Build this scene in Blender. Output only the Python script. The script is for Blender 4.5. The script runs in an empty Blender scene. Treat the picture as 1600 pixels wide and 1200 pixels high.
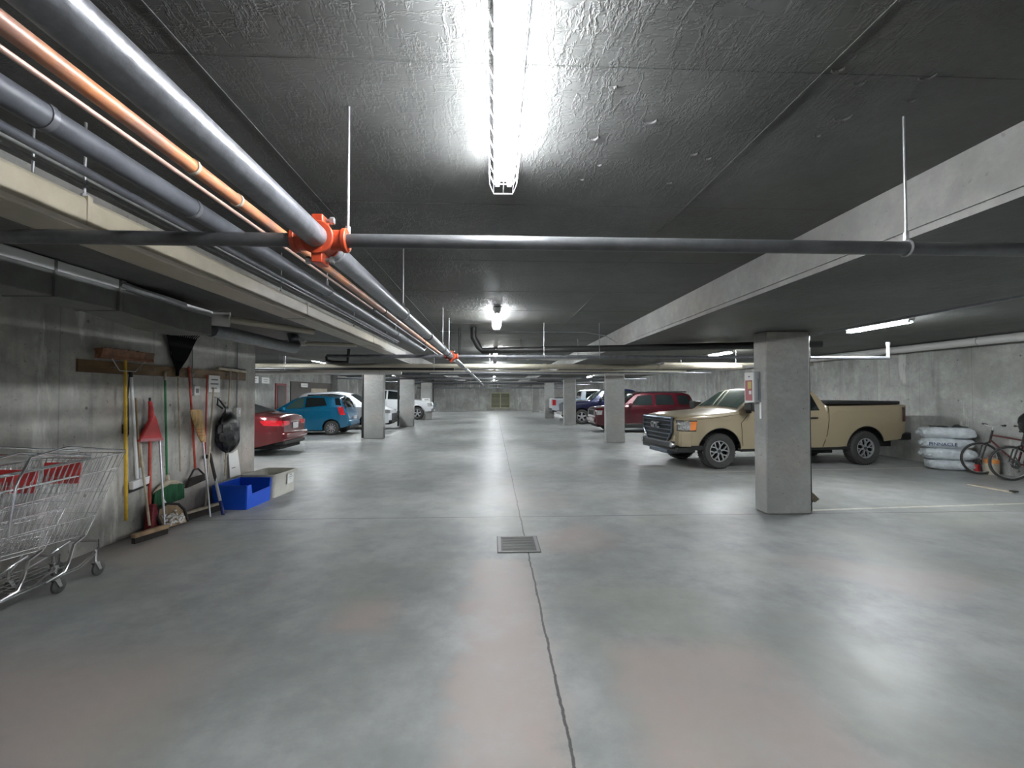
import bpy, bmesh, math, random
from mathutils import Vector, Matrix
random.seed(7)
C = bpy.context.scene.collection
sc = bpy.context.scene
R = math.radians
# ------------------------------------------------------------ camera, world, exposure
cam = bpy.data.cameras.new('camera'); co = bpy.data.objects.new('camera', cam); C.objects.link(co)
cam.lens = 16.0; cam.sensor_width = 36.0; cam.clip_start = 0.05; cam.clip_end = 200
co.location = (0, 0, 1.65)
yaw, pitch = 0.0408, 0.0211
fwd = Vector((math.sin(yaw)*math.cos(pitch), math.cos(yaw)*math.cos(pitch), math.sin(pitch)))
co.rotation_euler = fwd.to_track_quat('-Z', 'Y').to_euler()
sc.camera = co
w = bpy.data.worlds.new('world'); sc.world = w; w.use_nodes = True
w.node_tree.nodes['Background'].inputs[0].default_value = (.6, .65, .7, 1)
w.node_tree.nodes['Background'].inputs[1].default_value = 0.02
sc.view_settings.view_transform = 'Standard'; sc.view_settings.look = 'None'
sc.view_settings.gamma = 1; sc.view_settings.use_curve_mapping = False
sc.view_settings.exposure = 2.55
TUBE = 60.0          # radiance of the fluorescent tubes

# ------------------------------------------------------------ materials
def mat(name, col, rough=.5, metal=0., emit=0., spec=.5, coat=0., noise=0., nscale=8., bump=0., bscale=40., trans=0., ncol=None, stretch=(1,1,1)):
    m = bpy.data.materials.new(name); m.use_nodes = True
    nt = m.node_tree; b = nt.nodes['Principled BSDF']
    c = (*col, 1)
    b.inputs['Base Color'].default_value = c
    b.inputs['Roughness'].default_value = rough; b.inputs['Metallic'].default_value = metal
    b.inputs['Specular IOR Level'].default_value = spec
    b.inputs['Coat Weight'].default_value = coat; b.inputs['Coat Roughness'].default_value = .04
    b.inputs['Transmission Weight'].default_value = trans
    if emit:
        b.inputs['Emission Color'].default_value = c; b.inputs['Emission Strength'].default_value = emit
    if noise or bump:
        tc = nt.nodes.new('ShaderNodeTexCoord'); mp = nt.nodes.new('ShaderNodeMapping')
        mp.inputs['Scale'].default_value = stretch
        nt.links.new(tc.outputs['Object'], mp.inputs[0])
        if noise:
            n = nt.nodes.new('ShaderNodeTexNoise'); n.inputs['Scale'].default_value = nscale; n.inputs['Detail'].default_value = 6; n.inputs['Roughness'].default_value = .65
            nt.links.new(mp.outputs[0], n.inputs['Vector'])
            rp = nt.nodes.new('ShaderNodeValToRGB')
            c2 = ncol or tuple(x*(1-noise) for x in col)
            rp.color_ramp.elements[0].position = .38; rp.color_ramp.elements[1].position = .62
            rp.color_ramp.elements[0].color = (*c2, 1); rp.color_ramp.elements[1].color = (*[min(1, x*(1+noise*.35)) for x in col], 1)
            nt.links.new(n.outputs['Fac'], rp.inputs[0]); nt.links.new(rp.outputs[0], b.inputs['Base Color'])
        if bump:
            n2 = nt.nodes.new('ShaderNodeTexNoise'); n2.inputs['Scale'].default_value = bscale; n2.inputs['Detail'].default_value = 4
            nt.links.new(mp.outputs[0], n2.inputs['Vector'])
            bp = nt.nodes.new('ShaderNodeBump'); bp.inputs['Strength'].default_value = bump; bp.inputs['Distance'].default_value = .01
            nt.links.new(n2.outputs['Fac'], bp.inputs['Height']); nt.links.new(bp.outputs[0], b.inputs['Normal'])
    return m

class NT:
    """small node helper"""
    def __init__(s, name):
        s.m = bpy.data.materials.new(name); s.m.use_nodes = True; s.t = s.m.node_tree
        s.b = s.t.nodes['Principled BSDF']; s.tc = s.t.nodes.new('ShaderNodeTexCoord')
    def put(s, sock, v):
        if isinstance(v, bpy.types.NodeSocket): s.t.links.new(v, sock)
        else: sock.default_value = v
    def math(s, op, a, b=0., c=0.):
        n = s.t.nodes.new('ShaderNodeMath'); n.operation = op
        s.put(n.inputs[0], a); s.put(n.inputs[1], b); s.put(n.inputs[2], c); return n.outputs[0]
    def noise(s, scale, detail=5, rough=.6, stretch=(1,1,1), loc=(0,0,0)):
        mp = s.t.nodes.new('ShaderNodeMapping'); mp.inputs['Scale'].default_value = stretch; mp.inputs['Location'].default_value = loc
        s.t.links.new(s.tc.outputs['Object'], mp.inputs[0])
        n = s.t.nodes.new('ShaderNodeTexNoise'); n.inputs['Scale'].default_value = scale; n.inputs['Detail'].default_value = detail; n.inputs['Roughness'].default_value = rough
        s.t.links.new(mp.outputs[0], n.inputs['Vector']); return n.outputs['Fac']
    def sep(s):
        n = s.t.nodes.new('ShaderNodeSeparateXYZ'); s.t.links.new(s.tc.outputs['Object'], n.inputs[0]); return n.outputs
    def mapr(s, v, a, b, c=0., d=1., smooth=True):
        n = s.t.nodes.new('ShaderNodeMapRange'); n.interpolation_type = 'SMOOTHSTEP' if smooth else 'LINEAR'
        s.put(n.inputs[0], v); n.inputs[1].default_value = a; n.inputs[2].default_value = b; n.inputs[3].default_value = 0; n.inputs[4].default_value = 1
        if (c, d) == (0., 1.): return n.outputs[0]
        return s.math('MULTIPLY_ADD', n.outputs[0], d-c, c)
    def mix(s, f, a, b, mode='MIX'):
        n = s.t.nodes.new('ShaderNodeMix'); n.data_type = 'RGBA'; n.blend_type = mode
        s.put(n.inputs[0], f); s.put(n.inputs[6], (*a, 1) if isinstance(a, tuple) else a); s.put(n.inputs[7], (*b, 1) if isinstance(b, tuple) else b)
        return n.outputs[2]
    def bump(s, h, strength=.3, dist=.01):
        n = s.t.nodes.new('ShaderNodeBump'); n.inputs['Strength'].default_value = strength; n.inputs['Distance'].default_value = dist
        s.put(n.inputs['Height'], h); s.put(s.b.inputs['Normal'], n.outputs[0])

def concrete(name, lo, hi, tint, rough=.8, streak=True, pores=.5, ties=False):
    k = NT(name)
    a = k.noise(1.1, 8, .7); f = k.noise(9, 8, .7)
    col = k.mix(k.mapr(a, .35, .65), lo, hi)
    col = k.mix(k.math('MULTIPLY', k.mapr(k.noise(.8, 4, .6, loc=(5, 9, 2)), .5, .68), .55), col, tint)
    if streak:
        st = k.noise(3.2, 4, .6, stretch=(1, 1, .08))
        col = k.mix(k.math('MULTIPLY', k.mapr(st, .52, .7), .45), col, tuple(x*.45 for x in lo))
        s2 = k.noise(2.2, 3, .6, stretch=(1, 1, .15), loc=(3, 3, 3))
        col = k.mix(k.math('MULTIPLY', k.mapr(s2, .55, .75), .35), col, tuple(min(1, x*1.35) for x in hi))
    col = k.mix(k.math('MULTIPLY', k.mapr(f, .3, .7), .45), col, tuple(x*.55 for x in hi), 'MIX')
    x, y, z = k.sep()
    if ties:
        fy = k.math('ABSOLUTE', k.math('SUBTRACT', k.math('PINGPONG', y, .61), .0)); fz = k.math('ABSOLUTE', k.math('SUBTRACT', k.math('PINGPONG', k.math('ADD', z, .3), .45), .0))
        dd = k.math('SQRT', k.math('ADD', k.math('MULTIPLY', fy, fy), k.math('MULTIPLY', fz, fz)))
        col = k.mix(k.mapr(dd, .012, .022, .75, 0), col, tuple(q*.3 for q in lo))
        fl = k.math('PINGPONG', k.math('ADD', y, .3), .61)
        col = k.mix(k.mapr(fl, .003, .012, .4, 0), col, tuple(q*.5 for q in lo))
        s3 = k.noise(1.7, 5, .7, stretch=(1, 1, .22), loc=(11, 2, 7))
        col = k.mix(k.mapr(s3, .60, .66, 0, .5), col, tuple(min(.8, q*1.5) for q in hi))
        col = k.mix(k.mapr(k.noise(1.3, 6, .7, loc=(1, 2, 30)), .55, .72, 0, .5), col, tuple(q*.5 for q in lo))
    sp = k.noise(26, 2, .5)
    col = k.mix(k.math('MULTIPLY', k.mapr(sp, .68, .74), pores), col, tuple(x*.3 for x in lo))
    k.put(k.b.inputs['Base Color'], col); k.b.inputs['Roughness'].default_value = rough
    k.b.inputs['Specular IOR Level'].default_value = .3
    k.bump(k.math('ADD', f, k.math('MULTIPLY', sp, .4)), .35, .012)
    return k.m

def floor_mat():
    k = NT('polished_concrete_floor'); x, y, z = k.sep()
    n1 = k.noise(.55, 8, .66); n2 = k.noise(2.6, 8, .7); n3 = k.noise(30, 3, .6); n4 = k.noise(.45, 3, .5, loc=(7, 2, 0))
    col = k.mix(k.mapr(n1, .36, .64), (.235, .247, .242), (.37, .38, .37))
    col = k.mix(k.math('MULTIPLY', k.mapr(n2, .35, .7), .5), col, (.17, .178, .174))
    col = k.mix(k.math('MULTIPLY', k.mapr(k.noise(.9, 4, .6, loc=(1, 8, 3)), .5, .66), .45), col, (.27, .285, .235))
    # pinkish stains: the strip left of the long joint, a patch right of it, patches at the left
    edge = k.math('MULTIPLY', k.math('SUBTRACT', n2, .5), .5)
    def boxm(x0, x1, y0, y1, s):
        xa = k.math('ADD', x, edge); ya = k.math('ADD', y, edge)
        a = k.math('MULTIPLY', k.mapr(xa, x0-s, x0+s), k.mapr(xa, x1-s, x1+s, 1, 0))
        b = k.math('MULTIPLY', k.mapr(ya, y0-s, y0+s), k.mapr(ya, y1-s, y1+s, 1, 0))
        return k.math('MULTIPLY', a, b)
    pink = k.math('MAXIMUM', boxm(-.22, .36, -2, 4.55, .09), boxm(.72, 1.75, -2, 3.0, .16))
    pink = k.math('MAXIMUM', pink, boxm(-1.15, -.75, 3.2, 3.7, .15))
    pink = k.math('MAXIMUM', pink, boxm(-3.4, -1.7, -1, 3.0, .35))
    pink = k.math('MAXIMUM', pink, k.math('MULTIPLY', k.mapr(n4, .56, .66), k.mapr(y, 5, 8, .8, .2)))
    pink = k.math('MULTIPLY', pink, k.mapr(n2, .3, .6, .45, .85))
    col = k.mix(pink, col, (.365, .31, .283))
    # sawn / cracked joints
    wob = k.math('MULTIPLY', k.math('SUBTRACT', k.noise(3.5, 6, .7), .5), .05)
    jx = k.math('ABSOLUTE', k.math('ADD', k.math('SUBTRACT', x, .36), wob))
    j1 = k.mapr(jx, .005, .010, .95, 0)
    jy = k.math('ABSOLUTE', k.math('SUBTRACT', y, k.math('ADD', 6.13, k.math('MULTIPLY', wob, .5))))
    j2 = k.mapr(jy, .006, .014, .9, 0)
    j = k.math('MAXIMUM', j1, j2)
    for yy in (15.3, 24.3, 33.5):
        jj = k.mapr(k.math('ABSOLUTE', k.math('SUBTRACT', y, yy)), .006, .014, .6, 0); j = k.math('MAXIMUM', j, jj)
    halo = k.mapr(jx, .0, .05, .12, 0)
    col = k.mix(halo, col, (.36, .33, .29))
    col = k.mix(j, col, (.05, .05, .048))
    # worn parking-stall lines in the right and left bays
    yy = k.math('SUBTRACT', y, k.math('MULTIPLY', k.math('ABSOLUTE', x), .072))
    ln = 0.
    for y0 in (5.98, 9.12, 12.4, 15.6, 18.3, 21.4, 24.7, 27.8):
        l = k.mapr(k.math('ABSOLUTE', k.math('SUBTRACT', yy, y0)), .028, .04, 1, 0)
        ln = l if isinstance(ln, float) else k.math('MAXIMUM', ln, l)
    ln = k.math('MULTIPLY', ln, k.mapr(k.math('ABSOLUTE', x), 4.42, 4.5))
    ln = k.math('MULTIPLY', ln, k.mapr(k.noise(7, 5, .7),   .3, .6, .3, .85))
    col = k.mix(ln, col, (.62, .61, .50))
    k.put(k.b.inputs['Base Color'], col)
    k.put(k.b.inputs['Roughness'], k.mapr(k.math('ADD', n1, k.math('MULTIPLY', n2, .6)), .5, 1.1, .36, .54))
    k.b.inputs['Specular IOR Level'].default_value = .5
    k.bump(n3, .05, .004)
    return k.m

def ceiling_mat():
    k = NT('dark_trowelled_ceiling')
    a = k.noise(.9, 6, .65); f = k.noise(12, 6, .7)
    tr = k.noise(7, 5, .65, stretch=(1.6, .55, 1)); tr2 = k.noise(11, 4, .6, stretch=(.6, 1.7, 1), loc=(4, 1, 0))
    col = k.mix(k.mapr(a, .35, .65), (.058, .060, .057), (.098, .10, .097))
    col = k.mix(k.math('MULTIPLY', k.mapr(k.noise(.7, 3, .5, loc=(3, 6, 1)), .5, .65), .5), col, (.068, .072, .052))
    col = k.mix(k.math('MULTIPLY', k.mapr(f, .4, .7), .3), col, (.042, .042, .04))
    k.put(k.b.inputs['Base Color'], col); k.b.inputs['Roughness'].default_value = .5
    k.b.inputs['Specular IOR Level'].default_value = .4
    r1 = k.math('ABSOLUTE', k.math('SUBTRACT', tr, .5)); r2 = k.math('ABSOLUTE', k.math('SUBTRACT', tr2, .5))
    h = k.math('ADD', k.mapr(r1, 0, .05, 1, 0), k.math('MULTIPLY', k.mapr(r2, 0, .035, 1, 0), .6))
    gate = k.mapr(k.noise(.8, 2, .5, loc=(9, 9, 9)), .42, .6, .12, 1)
    k.bump(k.math('MULTIPLY', h, gate), .5, .007)
    return k.m

M = {}
M['floor'] = floor_mat(); M['ceil'] = ceiling_mat()
M['wallL'] = concrete('board_marked_concrete_wall', (.31, .305, .28), (.56, .55, .51), (.52, .41, .365), ties=True)
M['wall'] = concrete('grey_concrete_wall', (.24, .242, .228), (.42, .422, .40), (.31, .29, .26), ties=True)
M['col'] = concrete('column_concrete', (.30, .305, .29), (.40, .405, .385), (.40, .35, .32), pores=.7, streak=False)
M['beam'] = concrete('beam_concrete', (.31, .31, .295), (.43, .43, .41), (.38, .34, .31), streak=False, pores=.3)
M['steel'] = mat('galvanised_steel', (.34, .345, .35), .42, .7, noise=.15, nscale=30)
M['greypipe'] = mat('grey_painted_pipe', (.16, .165, .18), .33, .35, noise=.22, nscale=14, bump=.15)
M['sprk'] = mat('sprinkler_pipe_grey', (.10, .103, .108), .36, .4, noise=.2, nscale=10)
M['darkpipe'] = mat('dark_grey_pipe', (.095, .10, .115), .45, .2, noise=.25, nscale=9)
M['orangepipe'] = mat('rust_orange_pipe', (.44, .17, .07), .42, .1, noise=.35, nscale=5, ncol=(.28, .15, .11))
M['coupling'] = mat('orange_red_enamel', (.40, .05, .016), .4, 0, noise=.2, nscale=20)
M['beige'] = mat('beige_painted_duct', (.34, .305, .235), .42, 0, noise=.12, nscale=4)
M['white'] = mat('white_plastic', (.50, .50, .48), .45)
M['cream'] = mat('cream_pipe', (.42, .385, .31), .4, noise=.1, nscale=3)
M['black'] = mat('black_plastic', (.018, .018, .018), .5)
M['rubber'] = mat('tyre_rubber', (.045, .045, .043), .75, noise=.2, nscale=30, bump=.3)
M['under'] = mat('dark_underbody', (.012, .012, .012), .9)
M['housing'] = mat('white_enamel_housing', (.78, .79, .80), .4)
M['tube'] = mat('fluorescent_tube', (.93, .97, 1.), .4, emit=TUBE*1.12)
M['dimtube'] = mat('dimmed_fluorescent_tube', (.95, .97, 1.), .4, emit=TUBE*.75)  # same tubes set dimmer, to soften the glow of the guarded lights
M['wire'] = mat('white_coated_wire', (.82, .82, .82), .4)
M['chrome'] = mat('chrome', (.66, .66, .67), .2, 1.)
M['glass'] = mat('tinted_glass', (.012, .016, .016), .05, 0, spec=.9)
M['glassg'] = mat('windscreen_glass', (.05, .085, .075), .05, 0, spec=.9)
M['tan'] = mat('sand_tan_paint', (.36, .295, .19), .38, .05, coat=.6)
M['red'] = mat('metallic_red_paint', (.13, .006, .010), .3, .25, coat=1.)
M['maroon'] = mat('maroon_paint', (.062, .004, .010), .3, .25, coat=1.)
M['teal'] = mat('teal_blue_paint', (.0, .13, .25), .3, .3, coat=1.)
M['cyan'] = mat('light_blue_paint', (.03, .36, .55), .3, .2, coat=1.)
M['carwhite'] = mat('white_car_paint', (.74, .76, .78), .3, coat=.8)
M['navy'] = mat('navy_blue_paint', (.005, .009, .045), .28, .2, coat=1.)
M['taillight'] = mat('red_light_lens', (.55, .01, .02), .12, coat=1.)
M['amber'] = mat('amber_lens', (.75, .22, .04), .15, coat=1.)
M['lens'] = mat('clear_headlight_lens', (.55, .56, .56), .1, .5, coat=1., noise=.5, nscale=25)
M['plate'] = mat('number_plate', (.72, .70, .72), .4)
M['darkchrome'] = mat('dark_grey_grille', (.09, .11, .14), .3, .6)
M['yellow'] = mat('yellow_painted_wood', (.72, .46, .035), .45, noise=.15, nscale=12)
M['wood'] = mat('worn_wood', (.42, .29, .17), .6, noise=.35, nscale=9, stretch=(1, 1, .2))
M['wooddk'] = mat('reddish_brown_wood', (.23, .095, .04), .6, noise=.4, nscale=14)
M['rail'] = mat('ochre_brown_rail', (.17, .10, .04), .65, noise=.4, nscale=6, stretch=(1, .3, 1))
M['palewood'] = mat('pale_wood_handle', (.50, .43, .32), .6, noise=.25, nscale=8)
M['redpl'] = mat('red_plastic', (.55, .03, .03), .42, noise=.15, nscale=10)
M['redh'] = mat('red_painted_handle', (.50, .065, .035), .45, noise=.25, nscale=12)
M['darkred'] = mat('dark_red_bristles', (.20, .01, .015), .7, noise=.4, nscale=40)
M['green'] = mat('green_painted_metal', (.02, .19, .06), .4)
M['gbrist'] = mat('green_bristles', (.02, .12, .05), .8, noise=.5, nscale=60, stretch=(1, 1, .1))
M['straw'] = mat('corn_straw', (.52, .34, .15), .8, noise=.35, nscale=50, stretch=(1, 1, .08), bump=.4)
M['alu'] = mat('bare_aluminium', (.62, .63, .64), .35, .8)
M['whiteh'] = mat('white_painted_handle', (.74, .75, .76), .4)
M['bristle'] = mat('dark_bristles', (.035, .03, .026), .9, noise=.4, nscale=50, bump=.4)
M['blackbag'] = mat('black_bin_liner', (.012, .013, .013), .28, bump=.6, bscale=18)
M['blue'] = mat('blue_plastic_bin', (.005, .085, .62), .38)
M['tote'] = mat('white_grey_tote', (.62, .61, .55), .5, noise=.08)
M['paper'] = mat('white_paper', (.80, .80, .78), .8)
M['ink'] = mat('grey_print', (.16, .16, .17), .8)
M['scrap'] = mat('white_paper_scraps', (.80, .78, .74), .8)
M['bluegrip'] = mat('dark_blue_grip', (.01, .02, .12), .45)
M['bagplastic'] = mat('translucent_white_sack', (.60, .65, .68), .3, coat=.4, noise=.18, nscale=7, bump=.7, bscale=9)
M['bagtext'] = mat('dark_blue_print', (.03, .05, .16), .5)
M['cast'] = mat('cast_iron', (.10, .10, .098), .55, .5, noise=.2, nscale=20)
M['brass'] = mat('tarnished_brass_cap', (.16, .14, .10), .45, .6, noise=.3, nscale=30)
M['panelgrey'] = mat('light_grey_cabinet', (.50, .52, .53), .5)
M['bluestripe'] = mat('blue_stripe', (.08, .15, .32), .5)
M['yellowlab'] = mat('yellow_label', (.60, .50, .18), .6)
M['mauve'] = mat('faded_red_print', (.42, .14, .15), .6)
M['doordark'] = mat('dark_brown_door', (.07, .06, .05), .6, noise=.2)
M['redframe'] = mat('dark_red_door_frame', (.22, .03, .03), .5)
M['orangelab'] = mat('orange_label', (.65, .25, .06), .6)
M['pipered'] = mat('pinkish_copper', (.5, .33, .28), .4, .2)
M['rakeplastic'] = mat('dark_ribbed_plastic', (.008, .008, .008), .95, spec=.1)  # matte black plastic of the rake head
M['silver'] = mat('silver_rim', (.58, .59, .60), .3, .75)

# ------------------------------------------------------------ mesh builder
class MB:
    def __init__(s): s.v = []; s.f = []; s.m = []; s.cur = 0
    def add(s, vs, fs):
        o = len(s.v); s.v += [Vector(p) for p in vs]
        for f in fs: s.f.append([o+i for i in f]); s.m.append(s.cur)
        return s
    def box(s, x0, x1, y0, y1, z0, z1):
        return s.add([(x0,y0,z0),(x1,y0,z0),(x1,y1,z0),(x0,y1,z0),(x0,y0,z1),(x1,y0,z1),(x1,y1,z1),(x0,y1,z1)],
                     [(0,3,2,1),(4,5,6,7),(0,1,5,4),(1,2,6,5),(2,3,7,6),(3,0,4,7)])
    def obox(s, c, sx, sy, sz, mtx):
        c = Vector(c); vs = []
        for k in (-.5, .5):
            for a, b in ((-.5,-.5),(.5,-.5),(.5,.5),(-.5,.5)): vs.append(c + mtx @ Vector((a*sx, b*sy, k*sz)))
        return s.add(vs, [(0,3,2,1),(4,5,6,7),(0,1,5,4),(1,2,6,5),(2,3,7,6),(3,0,4,7)])
    def cyl(s, p0, p1, r0, r1=None, n=16, caps=True):
        r1 = r0 if r1 is None else r1
        p0 = Vector(p0); p1 = Vector(p1); d = (p1-p0).normalized()
        a = d.orthogonal().normalized(); b = d.cross(a)
        vs = []
        for p, r in ((p0, r0), (p1, r1)):
            for i in range(n):
                t = 2*math.pi*i/n; vs.append(p + (a*math.cos(t)+b*math.sin(t))*r)
        fs = [(i, (i+1)%n, n+(i+1)%n, n+i) for i in range(n)]
        if caps: fs += [tuple(range(n-1, -1, -1)), tuple(range(n, 2*n))]
        return s.add(vs, fs)
    def tube(s, pts, r, n=10, closed=False, rs=None):
        P = [Vector(p) for p in pts]; m = len(P); vs = []; a = None
        for i in range(m):
            if closed: d = P[(i+1)%m]-P[i-1]
            else: d = P[min(i+1, m-1)]-P[max(i-1, 0)]
            d.normalize()
            if a is None: a = d.orthogonal().normalized()
            else:
                a = (a-d*a.dot(d))
                a = a.normalized() if a.length > 1e-5 else d.orthogonal().normalized()
            b = d.cross(a); rr = rs[i] if rs else r
            for j in range(n):
                t = 2*math.pi*j/n; vs.append(P[i]+(a*math.cos(t)+b*math.sin(t))*rr)
        fs = []
        for i in range(m if closed else m-1):
            k = (i+1) % m
            for j in range(n): fs.append((i*n+j, i*n+(j+1)%n, k*n+(j+1)%n, k*n+j))
        if not closed: fs += [tuple(range(n-1, -1, -1)), tuple(range((m-1)*n, m*n))]
        return s.add(vs, fs)
    def lathe(s, prof, n, o, ax):
        o = Vector(o); ax = Vector(ax).normalized(); a = ax.orthogonal().normalized(); b = ax.cross(a); vs = []
        for (r, h) in prof:
            for i in range(n):
                t = 2*math.pi*i/n; vs.append(o+ax*h+(a*math.cos(t)+b*math.sin(t))*r)
        fs = [(k*n+i, k*n+(i+1)%n, (k+1)*n+(i+1)%n, (k+1)*n+i) for k in range(len(prof)-1) for i in range(n)]
        return s.add(vs, fs)
    def grid(s, rows, closed=False):
        n = len(rows[0]); vs = [p for r in rows for p in r]; fs = []
        for i in range(len(rows)-1):
            for j in range(n-1 if not closed else n):
                k = (j+1) % n; fs.append((i*n+j, i*n+k, (i+1)*n+k, (i+1)*n+j))
        return s.add(vs, fs)
    def prism(s, poly, d, t):
        """flat polygon extruded by vector d"""
        P = [Vector(p) for p in poly]; n = len(P); d = Vector(d)*t
        return s.add(P+[p+d for p in P], [tuple(range(n-1, -1, -1)), tuple(range(n, 2*n))]+[(i, (i+1)%n, n+(i+1)%n, n+i) for i in range(n)])
    def build(s, name, mats, parent=None, world=True, smooth=True, bevel=0., ang=35, loc=None):
        if not isinstance(mats, (list, tuple)): mats = [mats]
        off = Vector(loc) if loc else (parent.location.copy() if (parent is not None and world) else Vector((0,0,0)))
        if parent is not None and world and parent.parent is not None: off = off + parent.parent.location
        me = bpy.data.meshes.new(name)
        me.from_pydata([tuple(p-off) for p in s.v], [], s.f)
        for mm in mats: me.materials.append(mm)
        for p, k in zip(me.polygons, s.m): p.material_index = k
        bm = bmesh.new(); bm.from_mesh(me)
        bmesh.ops.recalc_face_normals(bm, faces=bm.faces)
        for f in bm.faces: f.smooth = smooth
        for e in bm.edges:
            if len(e.link_faces) == 2 and e.calc_face_angle(0) > R(ang): e.smooth = False
        bm.to_mesh(me); bm.free()
        o = bpy.data.objects.new(name, me); C.objects.link(o)
        if parent is not None: o.parent = parent
        if loc: o.location = loc
        if bevel:
            b = o.modifiers.new('bevel', 'BEVEL'); b.width = bevel; b.segments = 2; b.limit_method = 'ANGLE'; b.angle_limit = R(40)
        return o

def tag(o, label=None, cat=None, group=None, kind=None):
    if label: o['label'] = label
    if cat: o['category'] = cat
    if group: o['group'] = group
    if kind: o['kind'] = kind
    return o
def thing(name, label, cat, loc=(0,0,0), rz=0., group=None):
    o = bpy.data.objects.new(name, None); C.objects.link(o); o.location = loc; o.rotation_euler = (0, 0, rz)
    o.empty_display_size = .1
    return tag(o, label, cat, group)
def copy_tree(o, parent=None):
    c = o.copy(); C.objects.link(c); c.parent = parent
    for ch in list(o.children): copy_tree(ch, c)
    return c
def S(name, mb, m, **kw):
    return tag(mb.build(name, m, **kw), kind='structure')
def arc(c, r, a0, a1, n, u, v):
    c = Vector(c); u = Vector(u); v = Vector(v)
    return [c+u*(r*math.cos(a0+(a1-a0)*i/n))+v*(r*math.sin(a0+(a1-a0)*i/n)) for i in range(n+1)]

# ------------------------------------------------------------ setting
Y0, Y1, XL, XR, ZC, ZD = -8., 44.2, -10.6, 10.38, 2.84, 2.51
S('floor', MB().box(XL-.3, XR+.3, Y0-.3, Y1+.3, -.2, 0), M['floor'])
cl = MB().box(XL-.3, XR+.3, Y0-.3, Y1+.3, ZC, ZC+.25)
for x in (-1.065, 1.22): cl.box(x-.004, x+.004, -2, 20, ZC-.004, ZC+.01)
for k in range(8): y = 1.62+k*1.22; cl.box(-2.3, 2.3, y-.0025, y+.0025, ZC-.002, ZC+.01)
for (x, y, r) in [(.46,2.07,.028),(.99,2.19,.02),(1.08,2.23,.018),(.99,2.5,.016),(.68,1.93,.03),(1.26,1.59,.022),(1.5,1.87,.036),(1.49,2.01,.016),(1.4,1.66,.022),(1.69,1.75,.02),(1.62,1.61,.03),(.49,2.48,.014),(.46,1.72,.016),(.55,2.32,.011)]:
    # crescent-shaped lumps of filler over the form ties
    pts = [(x+r*math.cos(t*.55-.6), y+r*.8*math.sin(t*.55-.6), ZC) for t in range(7)]
    cl.tube(pts, .006, 6, rs=[.002, .006, .0085, .009, .0085, .006, .002])
S('ceiling', cl, M['ceil'])
S('wall_left', MB().box(XL-.3, -4.2, Y0-.3, 8.2, 0, ZC), M['wallL'])
S('wall_left', MB().box(XL-.3, XL, 8.2, Y1+.3, 0, ZC), M['wall'])
S('wall_right', MB().box(XR, XR+.3, Y0-.3, Y1+.3, 0, ZC), M['wall'])
S('wall_back', MB().box(XL, XR, Y1, Y1+.3, 0, ZC), M['wall'])
S('wall_front', MB().box(-4.2, XR, Y0-.3, Y0, 0, ZC), M['wall'])
# dropped slab bands either side of the aisle: light concrete face with a groove, underside in the ceiling's dark tone to stand for its shade
def band(name, xi, xo, sgn):
    b = MB(); y0, y1 = Y0, Y1
    prof = [(xi, ZC), (xi, ZD+.048), (xi+sgn*.012, ZD+.048), (xi+sgn*.012, ZD+.034), (xi-sgn*.006, ZD+.034), (xi-sgn*.006, ZD), (xo, ZD), (xo, ZC)]
    for i in range(len(prof)-1):
        b.cur = 1 if i in (5,) else 0
        (xa, za), (xb, zb) = prof[i], prof[i+1]
        b.add([(xa, y0, za), (xb, y0, zb), (xb, y1, zb), (xa, y1, za)], [(0, 1, 2, 3)])
    S(name, b, [M['beam'], M['ceil']], smooth=False)
band('trim_1', 2.31, 4.6, 1)
band('trim_2', -2.4, -4.75, -1)
# pilaster and doors on the far left wall
S('trim_3', MB().box(XL, XL+.35, 30.4, 32.2, 0, ZC), M['col'])
d = thing('door_1', None, None, (XL, 23.1, 0)); tag(d, kind='structure')
MB().box(XL, XL+.06, 22.55, 23.65, 0, 2.15).build('door_frame', M['redframe'], d)
MB().box(XL+.06, XL+.08, 22.68, 23.52, 0, 2.05).build('door_leaf', M['doordark'], d)
d = thing('door_2', None, None, (XL, 27, 0)); tag(d, kind='structure')
MB().box(XL, XL+.05, 24.2, 30.2, 0, 2.3).build('door_leaf', M['doordark'], d)
MB().box(XL+.05, XL+.07, 26.8, 29.3, .5, 1.95).build('door_panel', M['palewood'], d)

# ------------------------------------------------------------ concrete columns
def column(x0, x1, y0, y1, zt, label, chamfer=.018):
    o = thing('concrete_column', label, 'column', ((x0+x1)/2, (y0+y1)/2, 0), group='concrete columns along the aisle')
    MB().box(x0, x1, y0, y1, 0, zt).build('shaft', M['col'], o, bevel=chamfer)
    return o
c1 = column(3.74, 4.36, 6.1, 6.4, ZD, 'large near concrete column at the right with a grey cabinet on its left face')
MB().box(3.735, 4.365, 6.095, 6.405, 2.02, 2.026).build('form_line', M['wall'], c1)
column(3.80, 4.43, 15.2, 15.5, ZD, 'second concrete column on the right, between the tan pickup and the maroon SUV')
column(3.67, 4.30, 23.6, 23.9, ZD, 'third concrete column on the right, in front of the navy pickup tail')
column(3.45, 4.08, 30.5, 30.8, ZD, 'fourth concrete column on the right, left of the red tail light')
column(3.42, 4.05, 39.8, 40.1, ZD, 'farthest concrete column on the right, near the back wall louvre')
column(-4.72, -4.01, 16.8, 17.1, ZD, 'nearest concrete column on the left, right of the teal hatchback')
column(-4.70, -4.01, 23.05, 23.35, ZD, 'middle concrete column on the left, with a black pipe at its left edge')
column(-4.62, -3.94, 29.3, 29.6, ZD, 'farthest concrete column on the left, carrying a white notice')

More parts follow.
